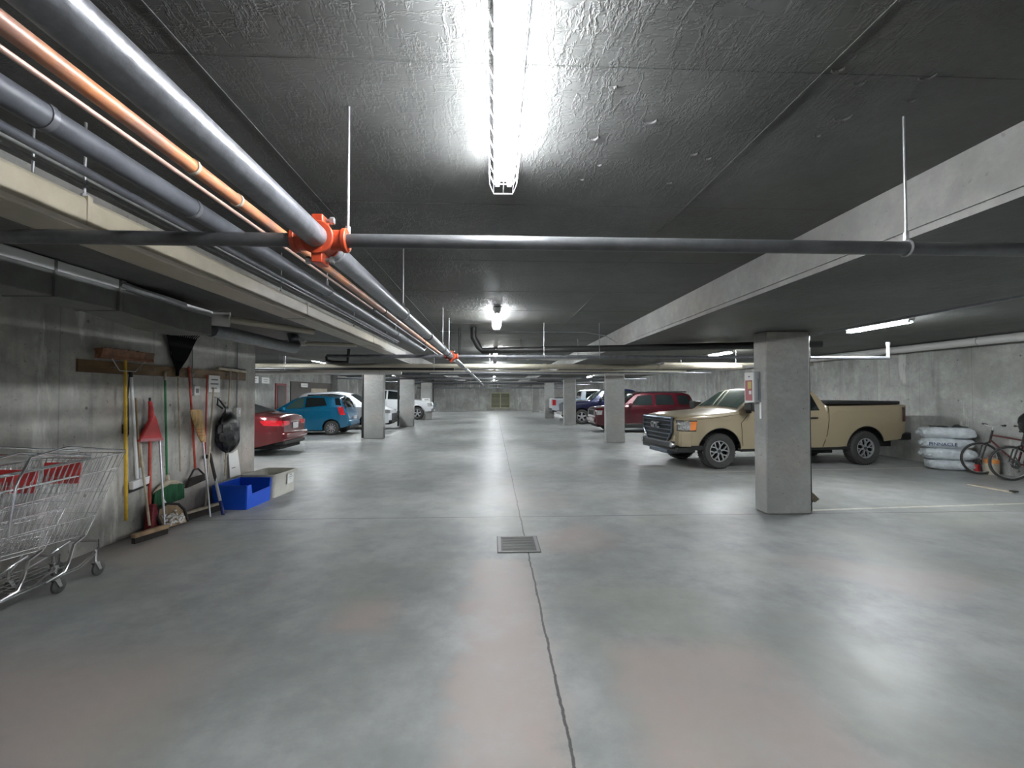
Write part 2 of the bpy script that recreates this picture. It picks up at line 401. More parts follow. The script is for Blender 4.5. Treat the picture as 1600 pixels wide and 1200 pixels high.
# ------------------------------------------------------------ fluorescent strip lights
def make_light(guard):
    t = thing('strip_light', '', 'ceiling light')
    h = MB(); L = .62
    h.box(-.05, .05, -L, L, -.055, 0)
    h.prism([(-.05, -L, -.055), (.05, -L, -.055), (.022, -L, -.075), (-.022, -L, -.075)], (0, 1, 0), 2*L)
    h.build('housing', M['housing'], t)
    for x in (-.031, .031):
        MB().cyl((x, -L+.04, -.092), (x, L-.04, -.092), .0135, n=12).build('tube', M['dimtube'] if guard else M['tube'], t)
    for y in (-L+.02, L-.02):
        e = MB().box(-.043, .043, y-.012, y+.012, -.082, -.055)
        for x in (-.031, .031): e.box(x-.012, x+.012, y-.014, y+.014, -.108, -.075)
        e.build('lamp_holder', M['housing'], t)
    if guard:
        g = MB(); r = .0024
        prof = [(-.068, -.01), (-.072, -.075), (-.05, -.128), (.05, -.128), (.072, -.075), (.068, -.01)]
        n = 13
        for i in range(n):
            y = -L-.03+i*(2*L+.06)/(n-1); g.tube([(x, y, z) for x, z in prof], r, 6)
        for x, z in prof[1:5]+[(0, -.128)]: g.tube([(x, -L-.03, z), (x, L+.03, z)], r, 6)
        for y in (-L-.03, L+.03): g.tube([(-.068, y, -.01), (.068, y, -.01)], r, 6)
        g.build('wire_guard', M['wire'], t)
    return t
l1 = make_light(True); l2 = make_light(False)
used = [False, False]
def light(x, y, label, guard=False, group='ceiling strip lights'):
    k = 0 if guard else 1; src = (l1, l2)[k]
    o = copy_tree(src) if used[k] else src
    used[k] = True
    o.location = (x, y, ZC-.012); tag(o, label, group=group)
    return o
light(.05, 1.72, 'bright strip light in a white wire guard, nearest on the dark aisle ceiling', True)
light(.05, 6.8, 'second strip light in a wire guard along the aisle ceiling, beyond the sprinkler pipe', True)
for y, t in ((12.2, 'third aisle strip light, behind the black drain pipe'), (17.6, 'fourth aisle strip light, far down the aisle ceiling'), (23., 'fifth aisle strip light, far down the aisle ceiling'), (29., 'sixth aisle strip light far down the aisle ceiling'), (34.6, 'seventh aisle strip light, added to brighten the back wall'), (40.4, 'last aisle strip light, added to brighten the back wall louvre')):  # the last two are added lamps that brighten the back wall
    light(.05, y, t)
light(.05, -3.4, 'unseen strip light added behind the viewpoint to light the near floor')  # unseen lamp, added so the near floor is evenly lit
for y, t in ((7.2, 'lit strip light above the bed of the tan pickup'), (12.4, 'lit strip light left of the near right column, above the tan bonnet'), (18., 'strip light above the maroon SUV'), (23.6, 'strip light in the right bay beyond the maroon SUV'), (29.6, 'small bright strip light far in the right bay'), (35.4, 'second farthest strip light in the right bay'), (41., 'farthest strip light in the right bay')):  # the farthest one is added for light on the back wall
    light(6.3, y, t, group='right bay strip lights')
light(6.3, 1.6, 'unseen strip light added in the right bay to light its wall'); light(6.3, -3.6, 'unseen strip light added at the rear of the right bay for its light')  # both unseen, added to light the right wall
for y, t in ((10.6, 'strip light above the red saloon, behind the left wall end'), (15.8, 'bright strip light above the teal hatchback'), (21.4, 'strip light above the white car in the left bay'), (27., 'strip light above the white pickup in the left bay'), (33.4, 'second farthest strip light in the left bay'), (39.6, 'farthest strip light in the left bay')):  # farthest lamp of this row added because the far end was dark
    light(-5.95, y, t, group='left bay strip lights')

# ------------------------------------------------------------ overhead pipes (z = centre height)
def pipe(name, label, pts, r, m, cat='pipe', group=None, n=14, extra=None):
    p0 = Vector(pts[0]); o = thing(name, label, cat, p0, group=group)
    MB().tube(pts, r, n).build('pipe_run', m, o)
    if extra: extra(o)
    return o
def ring(o, p, d, r, w, m, name='coupling', n=16):
    p = Vector(p); d = Vector(d).normalized(); MB().cyl(p-d*w/2, p+d*w/2, r, n=n).build(name, m, o)
def hanger(label, x, y, zp, r, axis='x'):
    """threaded rod from the slab with a clevis loop round a pipe"""
    o = thing('pipe_hanger', label, 'hanger', (x, y, ZC), group='threaded hanger rods')
    MB().cyl((x, y, ZC), (x, y, zp+r+.03), .0055, n=8).build('rod', M['steel'], o)
    b = MB()
    rr = r+.004
    u = (0, 1, 0) if axis == 'x' else (1, 0, 0)
    pts = arc((x, y, zp), rr, math.pi*.5, math.pi*2.5, 20, u, (0, 0, 1))
    b.tube(pts[:-1], .005, 6, closed=True)
    b.cyl((x, y, zp+rr), (x, y, zp+rr+.035), .011, n=6)
    b.build('clevis', M['steel'], o)
    return o
def grooved_tee(root, x, y, z, r):
    """orange mechanical coupling: ring with two bolted lugs and branch outlets"""
    b = MB()
    b.cyl((x, y-.045, z), (x, y+.045, z), r+.016, n=24)
    b.cyl((x, y-.05, z), (x, y-.035, z), r+.022, n=24); b.cyl((x, y+.035, z), (x, y+.05, z), r+.022, n=24)
    b.cyl((x-r-.06, y, z), (x+r+.06, y, z), .042, n=20)
    b.cyl((x+r+.045, y, z), (x+r+.065, y, z), .049, n=20); b.cyl((x-r-.065, y, z), (x-r-.045, y, z), .049, n=20)
    b.box(x-.022, x+.022, y-.04, y+.04, z-r-.055, z-r); b.box(x-.022, x+.022, y-.04, y+.04, z+r, z+r+.05)
    b.build('coupling', M['coupling'], root, bevel=.004)
    for s in (-1, 1):
        q = MB(); zz = z+s*(r+.036)
        q.cyl((x-.05, y, zz), (x+.05, y, zz), .008, n=8)
        for e in (-.047, .047): q.cyl((x+e-.008, y, zz), (x+e+.008, y, zz), .015, n=6)
        q.build('bolt', M['steel'], root)
ZS, XM, RM = 2.27, -.70, .0445
SY = [1.86, 7.62, 13.35, 19.1, 24.8, 30.6]
def mainx(o):
    grooved_tee(o, XM, SY[0], ZS, RM); grooved_tee(o, XM, SY[1], ZS, RM)
    ring(o, (XM, SY[0]+.15, ZS), (0, 1, 0), RM+.005, .012, M['steel'], 'pipe_collar')
    for y in (4.9, 6.9, 9.6, 10.1, 11.2, 14.5): ring(o, (XM, y, ZS), (0, 1, 0), RM+.009, .05, M['darkpipe'] if y < 8 else M['greypipe'], 'pipe_collar')
pipe('sprinkler_main_pipe', 'thick grey sprinkler main running down the aisle with an orange-red coupling', [(XM, -2, ZS), (XM, 20, ZS), (XM, 33, ZS)], RM, M['greypipe'], extra=mainx, group=None, n=20)
names = ['nearest grey sprinkler pipe crossing the whole view below the slab', 'second sprinkler pipe crossing the aisle, at the far orange coupling', 'third sprinkler pipe crossing the aisle behind the cream drain', 'fourth thin sprinkler pipe crossing far down the aisle', 'fifth thin sprinkler pipe crossing far down the aisle', 'farthest thin sprinkler pipe crossing near the back wall']
for i, y in enumerate(SY):
    x0, x1 = (-4.15, 8.4) if i == 0 else ((-2.75, 6.85) if i == 1 else (-6.5, 6.5))
    if i == 0: x0 = -4.18
    def ex(o, i=i, y=y, x1=x1, x0=x0):
        if i == 1:
            MB().tube([(x1, y, ZS), (x1, y, ZS+.24)], .024, 12).build('riser', M['white'], o)
            MB().cyl((x1, y, ZS+.22), (x1, y, ZS+.27), .034, n=12).build('sprinkler_head', M['steel'], o)
            MB().tube([(x0, y, ZS), (x0, y, ZS-.07), (x0+.1, y, ZS-.1), (x0+.34, y, ZS-.1), (x0+.36, y, ZS+.12)], .026, 10).build('drop_loop', M['black'], o)
    pts = [(x0, y, ZS+.004), (XM-RM-.03, y, ZS)] if 0 else [(x0, y, ZS), (x1, y, ZS)]
    pipe('sprinkler_branch_pipe', names[i], pts, .0285 if i < 2 else .024, M['sprk'] if i == 0 else M['greypipe'], group='sprinkler branch pipes', extra=ex)
hanger('galvanised rod holding the near crossing pipe at the right', 1.76, SY[0], ZS, .0285)
hanger('galvanised rod beside the near orange coupling', -.60, SY[0]+.03, ZS, .0285)
hanger('thin rod holding the grey main just beyond the near coupling', XM, 3.55, ZS, RM, 'y')
hanger('thin rod holding the grey main halfway to the far coupling', XM, 6.3, ZS, RM, 'y')
hanger('thin rod holding the grey main near the far coupling', XM, 7.2, ZS, RM, 'y')
hanger('thin rod on the second crossing pipe, just right of the near right column', 5.45, SY[1], ZS, .0285)
hanger('long thin rod on the second crossing pipe under the right slab edge', 1.79, SY[1], ZS, .0285)
hanger('thin rod on the second crossing pipe, middle of the aisle', .85, SY[1], ZS, .0285)

def orx(o):
    for y in (1.47, 1.72): ring(o, (-.955, y, 2.37), (0, 1, 0), .0255, .012, M['cream'], 'paint_collar')
    for y in (4.0, 6.3): ring(o, (-.955, y, 2.37), (0, 1, 0), .0255, .03, M['black'], 'pipe_collar')
pipe('orange_pipe', 'slim rusty orange pipe beside the grey sprinkler main', [(-.955, -2, 2.37), (-.955, 9.5, 2.37)], .0215, M['orangepipe'], extra=orx)
pipe('conduit', 'thin bare conduit just left of the orange pipe', [(-1.07, -2, 2.40), (-1.07, 4.05, 2.40)], .0075, M['pipered'], cat='conduit')
pipe('conduit', 'thin conduit continuing far along the orange pipe', [(-1.07, 4.15, 2.40), (-1.07, 9.3, 2.40)], .0075, M['steel'], cat='conduit')
def grx(o):
    for y in (1.35, 2.0, 6.8): ring(o, (-1.30, y, 2.45), (0, 1, 0), .043, .02, M['greypipe'], 'pipe_collar')
pipe('drain_pipe', 'dark blue-grey drain pipe left of the orange pipe', [(-1.30, -2, 2.45), (-1.30, 8.4, 2.45), (-1.30, 8.6, 2.5), (-1.30, 8.7, 2.84)], .039, M['darkpipe'], extra=grx, n=18)
pipe('conduit', 'upper thin conduit beside the beige box duct', [(-1.80, -2, 2.60), (-1.80, 8.6, 2.60)], .008, M['steel'], cat='conduit')
pipe('conduit', 'lower thin conduit close above the beige box duct', [(-1.86, -2, 2.60), (-1.86, 8.6, 2.60)], .007, M['steel'], cat='conduit')
pipe('conduit', 'dark grey conduit between the drain pipe and the beige box duct', [(-1.70, -2, 2.575), (-1.70, 8.2, 2.575)], .019, M['darkpipe'], cat='conduit')
bd = thing('beige_duct', 'long beige box duct with a flanged lower edge below the left slab band', 'duct', (-1.88, -2, 2.43))
MB().box(-2.0, -1.77, -2, 9.3, 2.362, 2.508).build('casing', M['beige'], bd, bevel=.022)
MB().box(-1.775, -1.757, -2, 9.3, 2.357, 2.378).build('flange', mat('pale_flange', (.46, .42, .36), .45), bd, bevel=.003)
for y in (2.05, 4.4, 6.8):
    MB().box(-2.004, -1.764, y-.012, y+.012, 2.358, 2.512).build('joint_strap', M['beige'], bd)
for x, y, t in ((-1.79, 2.05, 'upper left short rod on the beige box duct'), (-1.97, 2.01, 'short rod on the beige box duct at the far left edge'), (-1.79, 3.9, 'thin rod on the beige box duct beyond the near coupling'), (-1.79, 5.9, 'thin rod on the beige box duct midway along the aisle'), (-1.79, 7.7, 'thin rod on the beige box duct near the far coupling')):
    o = thing('pipe_hanger', t, 'hanger', (x, y, ZC), group='threaded hanger rods')
    MB().cyl((x, y, ZC), (x, y, 2.508), .0055, n=8).build('rod', M['steel'], o)
    MB().cyl((x, y, 2.508), (x, y, 2.523), .013, n=6).build('nut', M['steel'], o)
hanger('thin rod on the dark drain pipe beyond the near coupling', -1.30, 3.6, 2.45, .039, 'y')
hanger('thin rod on the knobbly cream pipe near the left wall end', -2.9, 6.9, 2.40, .03)
hanger('thin rod on the dark drain pipe further along', -1.30, 6.1, 2.45, .039, 'y')
# galvanised duct and fittings near the left wall
M['ductside'] = mat('dull_grey_duct', (.13, .135, .125), .55, .2, noise=.2, nscale=6)
vd = thing('ventilation_duct', 'dull grey box duct with a pale upper flange hanging in front of the left wall', 'duct', (-2.95, -2, 2.38))
MB().box(-3.1, -2.8, -2, 3.55, 2.27, 2.50).build('casing', M['ductside'], vd, bevel=.006)
MB().box(-2.802, -2.788, -2, 3.56, 2.435, 2.503).build('upper_flange', mat('pale_galvanised_flange', (.60, .61, .61), .5, .2), vd, bevel=.004)
b = MB(); b.add([(-3.1, 3.55, 2.27), (-2.8, 3.55, 2.27), (-2.8, 3.55, 2.50), (-3.1, 3.55, 2.50), (-3.1, 4.05, 2.21), (-2.72, 4.05, 2.21), (-2.72, 4.05, 2.44), (-3.1, 4.05, 2.44)], [(0,1,2,3),(7,6,5,4),(0,4,5,1),(1,5,6,2),(2,6,7,3),(3,7,4,0)]); b.build('transition', M['ductside'], vd)
MB().box(-3.1, -2.72, 4.05, 4.5, 2.21, 2.44).build('end_casing', M['ductside'], vd, bevel=.006)
MB().box(-2.722, -2.708, 4.05, 4.5, 2.39, 2.443).build('upper_flange', M['steel'], vd)
MB().tube([(-2.79, 3.5, 2.47), (-2.77, 3.62, 2.455), (-2.71, 3.9, 2.43), (-2.70, 4.08, 2.42)], .028, 8).build('curved_flange', M['steel'], vd)
for y in (1.2, 2.4, 3.0, 3.5): MB().box(-3.105, -2.782, y-.008, y+.008, 2.265, 2.506).build('duct_seam', M['ductside'], vd)
for y in (2.6, 4.3): MB().cyl((-2.9, y, 2.44), (-2.9, y, ZD), .006, n=8).build('strap_rod', M['steel'], vd)
pipe('drain_pipe', 'grey insulated pipe passing in front of the left wall end', [(-2.8, 4.62, 2.285), (-2.8, 6.5, 2.285), (-2.83, 6.62, 2.33), (-2.9, 6.68, 2.51)], .072, M['greypipe'], n=22)
def crx(o): MB().cyl((-2.78, 4.60, 2.40), (-2.64, 4.66, 2.39), .075, n=20).build('fitting', M['white'], o)
pipe('cream_branch_pipe', 'short cream pipe between the grey duct end and the beige box duct', [(-2.72, 4.62, 2.40), (-2.06, 5.3, 2.36)], .034, M['cream'], extra=crx)
pipe('cream_branch_pipe', 'short cream pipe with a knobbly fitting near the left wall end', [(-3.1, 6.9, 2.40), (-2.75, 6.9, 2.40), (-2.1, 7.1, 2.40)], .03, M['cream'],
     extra=lambda o: [MB().cyl((-3.1+q*.12, 6.9, 2.40), (-3.04+q*.12, 6.9, 2.40), .05-.004*q, n=14).build('fitting', M['white'], o) for q in range(3)])
# cross drains
def cdx(o):
    for x in (-3.2, 1.4, 4.6): ring(o, (x, 12.4, 2.39), (1, 0, 0), .077, .09, M['cream'])
pipe('cream_cross_drain', 'long cream drain pipe crossing the aisle under the beams', [(-7.4, 12.4, 2.39), (6.9, 12.4, 2.39)], .068, M['cream'], extra=cdx, n=18)
for x, t in ((-5.6, 'rod on the cream cross drain in the left bay'), (-.1, 'rod on the cream cross drain in mid aisle'), (6.75, 'rod on the cream cross drain end, left of the near right column')):
    hanger(t, x, 12.4, 2.39, .068)
for x, y, z, r, t in ((-6., 13.0, 2.23, .045, 'rod on the white cross pipe in the left bay'), (-3.2, 13.0, 2.23, .045, 'rod at the inner end of the white cross pipe'), (-5.2, 11.6, 2.27, .035, 'rod on the dark cross pipe in the left bay'),
    (-1.5, 11.6, 2.27, .035, 'rod at the inner end of the dark cross pipe'), (5.4, 12.9, 2.50, .045, 'rod on the upper cream pipe of the right bay'), (9., 12.9, 2.50, .045, 'rod on the upper cream pipe beside the right wall'),
    (.6, 9.9, 2.44, .05, 'left rod on the lumpy white insulated pipe'), (1.85, 9.9, 2.44, .05, 'right rod on the lumpy white insulated pipe')):
    hanger(t, x, y, z, r)
pipe('white_cross_pipe', 'white pipe crossing the left bay below the cream drain', [(-8.5, 13.0, 2.23), (-2.6, 13.0, 2.23)], .045, M['white'], n=14)
pipe('dark_cross_pipe', 'dark pipe crossing from the aisle into the left bay', [(-8.5, 11.6, 2.27), (-1.0, 11.6, 2.27)], .035, M['black'], n=12)
pipe('cream_cross_drain', 'upper cream pipe in the right bay above the cream cross drain', [(4.9, 12.9, 2.50), (9.3, 12.9, 2.50)], .045, M['cream'], n=14)
pipe('black_drain_pipe', 'black drain pipe dropping from the aisle slab and slanting right under the slab band', [(-.36, 8.2, 2.84), (-.36, 8.2, 2.66), (-.27, 8.25, 2.50), (-.2, 8.25, 2.425), (5.2, 7.0, 2.435)], .056, M['black'], n=16)
pipe('black_drain_pipe', 'thin black drain pipe dropping from the slab right of the far coupling', [(-.62, 8.35, 2.84), (-.62, 8.35, 2.30)], .02, M['black'], n=10)
pipe('white_wall_pipe', 'big white pipe running along the top of the right wall', [(10.05, -2, 2.735), (10.05, 20, 2.735)], .085, M['white'], n=22,
     extra=lambda o: [ring(o, (10.05, y, 2.735), (0, 1, 0), .09, .05, M['white']) for y in (7.2, 8.3, 11., 14.)])
hanger('short rod on the white pipe along the right wall', 10.05, 9.0, 2.735, .085, 'y')
pipe('conduit', 'grey conduit along the outer edge of the right slab band', [(4.68, -2, 2.52), (4.68, 20, 2.52)], .022, M['greypipe'], cat='conduit')
pipe('conduit', 'thin cable clipped above the right bay, parallel to the slab band', [(5.0, -2, 2.80), (5.0, 20, 2.80)], .011, M['black'], cat='conduit')
pipe('conduit', 'thin conduit crossing the aisle slab, bending at the right slab band', [(-1., 8.6, 2.82), (1.75, 8.6, 2.82), (2.05, 8.3, 2.72), (2.2, 8.0, 2.55)], .009, M['steel'], cat='conduit', n=8)
# pipes and trays of the far aisle
for k, (y, z, r, x0, x1, m, t) in enumerate([
    (14.4, 2.36, .03, -6, 6.2, 'cream', 'slim cream pipe beyond the cream cross drain'),
    (15.9, 2.35, .022, -2.2, 6, 'white', 'thin white pipe crossing before the second right column'),
    (17.2, 2.38, .05, -6, 2.2, 'darkpipe', 'dark pipe crossing before the nearest left column'),
    (20.6, 2.35, .02, -1.5, 4, 'white', 'thin white pipe crossing beyond the second right column'),
    (22.2, 2.38, .05, -7, 7, 'darkpipe', 'thick dark pipe crossing at the middle left column'),
    (26.2, 2.35, .02, -1.5, 2.5, 'white', 'thin white pipe crossing beyond the middle left column'),
    (28.2, 2.38, .05, -7, 7, 'greypipe', 'grey pipe crossing before the farthest left column'),
    (32.4, 2.36, .03, -6, 6, 'darkpipe', 'dark pipe crossing beyond the farthest left column')]):
    pipe('cross_pipe', t, [(x0, y, z), (x1, y, z)], r, M[m], group='far cross pipes', n=10)
pipe('insulated_pipe', 'lumpy white insulated pipe above the cream drain in mid aisle', [(.3, 9.9, 2.43), (.9, 9.9, 2.45), (1.3, 9.9, 2.42), (2.0, 9.9, 2.44)], .05, M['white'], n=12,
     extra=lambda o: [ring(o, (x, 9.9, 2.44), (1, 0, 0), .062, .05, M['white']) for x in (.45, .75, 1.1, 1.6)])
# hooks / short drops of the far sprinkler grid
for k in range(10):
    x = -2.9+k*.36
    pipe('sprinkler_drop', 'short drop of the far pipe grid in front of the back wall', [(x, 36.2, 2.84), (x, 36.2, 2.1)], .025, M['cream'] if k % 2 else M['darkpipe'], group='short pipe drops before the back wall', n=6)
pipe('cross_pipe', 'pipe carrying the short drops before the back wall', [(-6, 36.2, 2.1), (6, 36.2, 2.1)], .04, M['darkpipe'], group='far cross pipes', n=8)
for x, y, t in ((-4.79, 16.95, 'black pipe against the left side of the nearest left column'), (-4.77, 23.1, 'black pipe at the left side of the middle left column'), (-3.86, 29.4, 'black pipe on the right side of the farthest left column')):
    pipe('column_downpipe', t, [(x, y, 2.5), (x, y, .02 if x < -4 else 1.0)], .05, M['black'], n=12, group='black downpipes on columns')
# near right column fittings
pipe('black_downpipe', 'thin black pipe down the right side of the near right column', [(4.4, 6.2, 2.5), (4.41, 6.2, .02)], .026, M['black'], n=12)
cp = thing('standpipe_cap', 'tarnished round cap on a low angled stub at the foot of the near right column', 'pipe cap', (4.46, 6.2, 0))
MB().tube([(4.41, 6.3, .0), (4.42, 6.3, .08), (4.50, 6.27, .17)], .034, 12).build('stub', M['black'], cp)
MB().cyl((4.48, 6.28, .16), (4.535, 6.255, .215), .062, n=20).build('cap', M['brass'], cp, bevel=.006)
cb = thing('wall_cabinet', 'slim grey cabinet with a faded red and yellow sign on the near right column', 'cabinet', (3.68, 6.4, 1.5))
MB().box(3.655, 3.739, 6.24, 6.48, 1.525, 1.955).build('body', M['panelgrey'], cb, bevel=.004)
MB().box(3.71, 3.718, 6.237, 6.24, 1.56, 1.86).build('stripe', M['bluestripe'], cb)
MB().box(3.647, 3.655, 6.25, 6.47, 1.53, 1.95).build('sign_board', M['paper'], cb)
MB().box(3.644, 3.647, 6.275, 6.45, 1.55, 1.84).build('sign_print', M['mauve'], cb)
MB().box(3.641, 3.644, 6.29, 6.38, 1.72, 1.82).build('sign_panel', M['yellowlab'], cb)
MB().box(3.641, 3.644, 6.29, 6.35, 1.64, 1.69).build('sign_panel', M['paper'], cb)
MB().box(3.644, 3.647, 6.33, 6.37, 1.885, 1.9).build('sign_mark', M['ink'], cb)
MB().box(3.728, 3.739, 6.2, 6.24, 1.30, 1.53).build('paint_run', M['paper'], cb)

# floor drain
fd = thing('floor_drain', 'square cast-iron floor grate on the long floor joint', 'floor drain', (.27, 5.02, 0))
f = MB(); f.box(.04, .50, 4.74, 5.29, .001, .004)
f.build('surround', M['cast'], fd)
f = MB()
for a in ((.05,.085,4.75,5.28),(.455,.49,4.75,5.28),(.085,.455,4.75,4.785),(.085,.455,5.245,5.28)): f.box(*a, .002, .010)
f.build('frame', mat('worn_iron_frame', (.22, .22, .215), .5, .4), fd, bevel=.003)
f = MB()
for k in range(13): y = 4.80+k*.036; f.box(.10, .44, y, y+.016, .002, .0085)
f.build('grate', mat('worn_iron_bars', (.17, .17, .168), .5, .4), fd)

# back wall louvre
lv = thing('wall_louvre', 'yellowish framed two-bay louvre on the back wall', 'vent', (.68, Y1, .2))
f = MB()
for a in ((-.27,1.63,1.66,1.76),(-.27,1.63,.2,.32),(-.27,-.2,.2,1.76),(1.56,1.63,.2,1.76),(.64,.72,.2,1.76)): f.box(a[0], a[1], Y1-.12, Y1, a[2], a[3])
f.build('frame', mat('yellowish_louvre_frame', (.36, .37, .26), .6), lv)
MB().box(-.25, 1.6, Y1-.02, Y1-.005, .25, 1.7).build('backing', M['under'], lv)
for k in range(9):
    z = .38+k*.145; MB().add([(-.2, Y1-.11, z), (1.56, Y1-.11, z), (1.56, Y1-.03, z+.09), (-.2, Y1-.03, z+.09), (-.2, Y1-.11, z+.02), (1.56, Y1-.11, z+.02), (1.56, Y1-.03, z+.11), (-.2, Y1-.03, z+.11)],
        [(0,3,2,1),(4,5,6,7),(0,1,5,4),(1,2,6,5),(2,3,7,6),(3,0,4,7)]).build('slat', mat('louvre_slat', (.2, .2, .14), .6) if k == 0 else bpy.data.materials['louvre_slat'], lv)

# ------------------------------------------------------------ vehicles
def lerp(tab, x):
    if x <= tab[0][0]: return tab[0][1]
    for (a, va), (b, vb) in zip(tab, tab[1:]):
        if x <= b:
            t = (x-a)/(b-a) if b > a else 1; return va+(vb-va)*t
    return tab[-1][1]
def smooth_tab(tab, r=.04):
    """small fillets at the profile corners"""
    out = [tab[0]]
    for i in range(1, len(tab)-1):
        a, p, b = Vector(tab[i-1]), Vector(tab[i]), Vector(tab[i+1])
        da, db = (a-p), (b-p)
        ra = min(r, da.length*.45); rb = min(r, db.length*.45)
        A = p+da.normalized()*ra; B = p+db.normalized()*rb
        for t in (0, .33, .67, 1): q = A*(1-t)**2+p*2*t*(1-t)+B*t*t; out.append((q.x, q.y))
    out.append(tab[-1]); 
    res = [out[0]]
    for q in out[1:]:
        res.append((max(q[0], res[-1][0]+.0008), q[1]))
    return res
class Body:
    def __init__(s, P):
        s.P = P; s.L = P['L']; s.W = P['W']; s.top = smooth_tab(P['top'], P.get('fil', .09)); s.belt = P['belt']; s.plan = P['plan']
        s.sill = P['sill']; s.wx = P['wheels']; s.wr = P['wr']; s.Ra = P['wr']+P.get('gap', .055); s.tum = P.get('tum', .16)
    def half(s, x): return s.W/2*lerp(s.plan, x)
    def zl(s, x):
        z = lerp(s.sill, x)
        for xw in s.wx:
            d = s.Ra**2-(x-xw)**2
            if d > 0: z = max(z, s.wr+math.sqrt(d))
        return z
    def hw(s, x, z):
        w = s.half(x); zb = min(lerp(s.belt, x), lerp(s.top, x)-.03); z0 = lerp(s.sill, x)
        if z <= zb:
            t = (z-z0)/max(.01, zb-z0)
            return w*(1-.045*(1-t)**2*1.2-.025*max(0, t-.75)*4*max(0, t-.75)) - (.010 if .28 < t < .30 else 0)
        return w*(1-.00625)-(z-zb)*s.tum/.5*.9-.012*min(1, (z-zb)/.03)
    def crown(s, x, y, zt, wt): return zt-.045*min(1, abs(y)/max(.05, wt))**2.2
    def section(s, x):
        zt = lerp(s.top, x); zb = min(lerp(s.belt, x), zt-.03); zl = min(s.zl(x), zb-.02)
        pts = []
        for i in range(9): z = zl+(zb-zl)*i/8; pts.append((s.hw(x, z), z))
        ztc = zt-.045
        for i in range(1, 6): z = zb+(max(zb+.004, ztc-.045)-zb)*i/5; pts.append((s.hw(x, z), z))
        wt = s.hw(x, max(zb+.004, ztc-.045))
        for i in (1, 2, 3):
            a = i/3*math.pi/2; pts.append((wt-.05*(1-math.cos(a)), pts[13][1]+(ztc-pts[13][1])*math.sin(a)*.9))
        wy = pts[-1][0]; zz = pts[-1][1]
        for i in range(1, 6):
            y = wy*(1-i/5); pts.append((y, zz+(zt-zz)*(1-(y/wy)**2)))
        return pts
    def topz(s, x, y):
        p = s.section(x)
        for (a, za), (b, zb) in zip(p[16:], p[17:]):
            if b <= abs(y) <= a: return za+(zb-za)*(a-abs(y))/max(1e-4, a-b)
        return p[16][1]
    def build(s, root, paint):
        xs = set([0, s.L])
        x = 0
        while x < s.L: xs.add(round(x, 4)); x += .08
        for p in s.top+s.plan+s.belt+s.sill: xs.add(round(min(max(p[0], 0), s.L), 4))
        for xw in s.wx:
            for k in range(25): xs.add(round(xw-s.Ra*math.cos(math.pi*k/24), 4))
        xs = sorted(v for v in xs if 0 <= v <= s.L); ys = [xs[0]]
        for v in xs[1:]:
            if v-ys[-1] > .0006: ys.append(v)
        b = MB(); rows = []
        for x in ys:
            p = s.section(x); rows.append([(x, -y, z) for y, z in p]+[(x, y, z) for y, z in reversed(p[:-1])])
        b.grid(rows)
        n = len(rows[0]); b.add(rows[0], [tuple(range(n))]); b.add(rows[-1], [tuple(range(n))])
        b.build('body', paint, root, world=False, ang=28)
        u = MB(); hw = s.W/2-.30; z1 = min(lerp(s.belt, s.L*.5)-.15, .85)
        u.box(.12, s.L-.12, -hw, hw, lerp(s.sill, s.L/2)-.03, z1)
        a = sorted(s.wx)
        u.box(a[0]+s.Ra+.02, a[1]-s.Ra-.02, -s.W/2+.05, s.W/2-.05, lerp(s.sill, s.L/2)-.05, lerp(s.sill, s.L/2)+.12)
        u.build('underbody', M['under'], root, world=False)
        return s
    def side(s, root, name, lower, upper, m, off=.006, nx=10, nz=4, sides=(-1, 1), label=None):
        def al(poly, t):
            L = [0]
            for p, q in zip(poly, poly[1:]): L.append(L[-1]+math.dist(p, q))
            d = t*L[-1]
            for i in range(len(poly)-1):
                if d <= L[i+1]+1e-9:
                    k = (d-L[i])/max(1e-9, L[i+1]-L[i]); return (poly[i][0]+(poly[i+1][0]-poly[i][0])*k, poly[i][1]+(poly[i+1][1]-poly[i][1])*k)
            return poly[-1]
        for sd in sides:
            b = MB(); rows = []
            for i in range(nx+1):
                p, q = al(lower, i/nx), al(upper, i/nx); r = []
                for j in range(nz+1):
                    t = j/nz; x = p[0]+(q[0]-p[0])*t; z = p[1]+(q[1]-p[1])*t
                    r.append((x, sd*(s.hw(x, z)+off), z))
                rows.append(r)
            b.grid(rows)
            o = b.build(name, m, root, world=False)
        return o
    def screen(s, root, name, x0, x1, wi0, wi1, m, off=.008, n=8):
        """glass across the body between stations x0 and x1, insets wi at both"""
        b = MB(); rows = []
        for i in range(n+1):
            t = i/n; x = x0+(x1-x0)*t; p = s.section(x); w = p[16][0]-(wi0+(wi1-wi0)*t)
            dz = lerp(s.top, x+.02)-lerp(s.top, x-.02); nl = Vector((-dz, .04)).normalized()*off
            rows.append([(x+nl.x, w*(k/6-1), s.topz(x, w*(k/6-1))+nl.y) for k in range(13)])
        b.grid(rows); return b.build(name, m, root, world=False)
    def slot(s, root, name, pts, wd, m, sides=(-1,), off=.004, label=None):
        for sd in sides:
            b = MB(); fine = []
            for p, q in zip(pts, pts[1:]):
                for k in range(6): fine.append((p[0]+(q[0]-p[0])*k/6, p[1]+(q[1]-p[1])*k/6))
            fine.append(pts[-1])
            b.tube([(x, sd*(s.hw(x, z)+off-wd*.35), z) for x, z in fine], wd/2, 6)
            o = b.build(name, m, root, world=False)
        return o
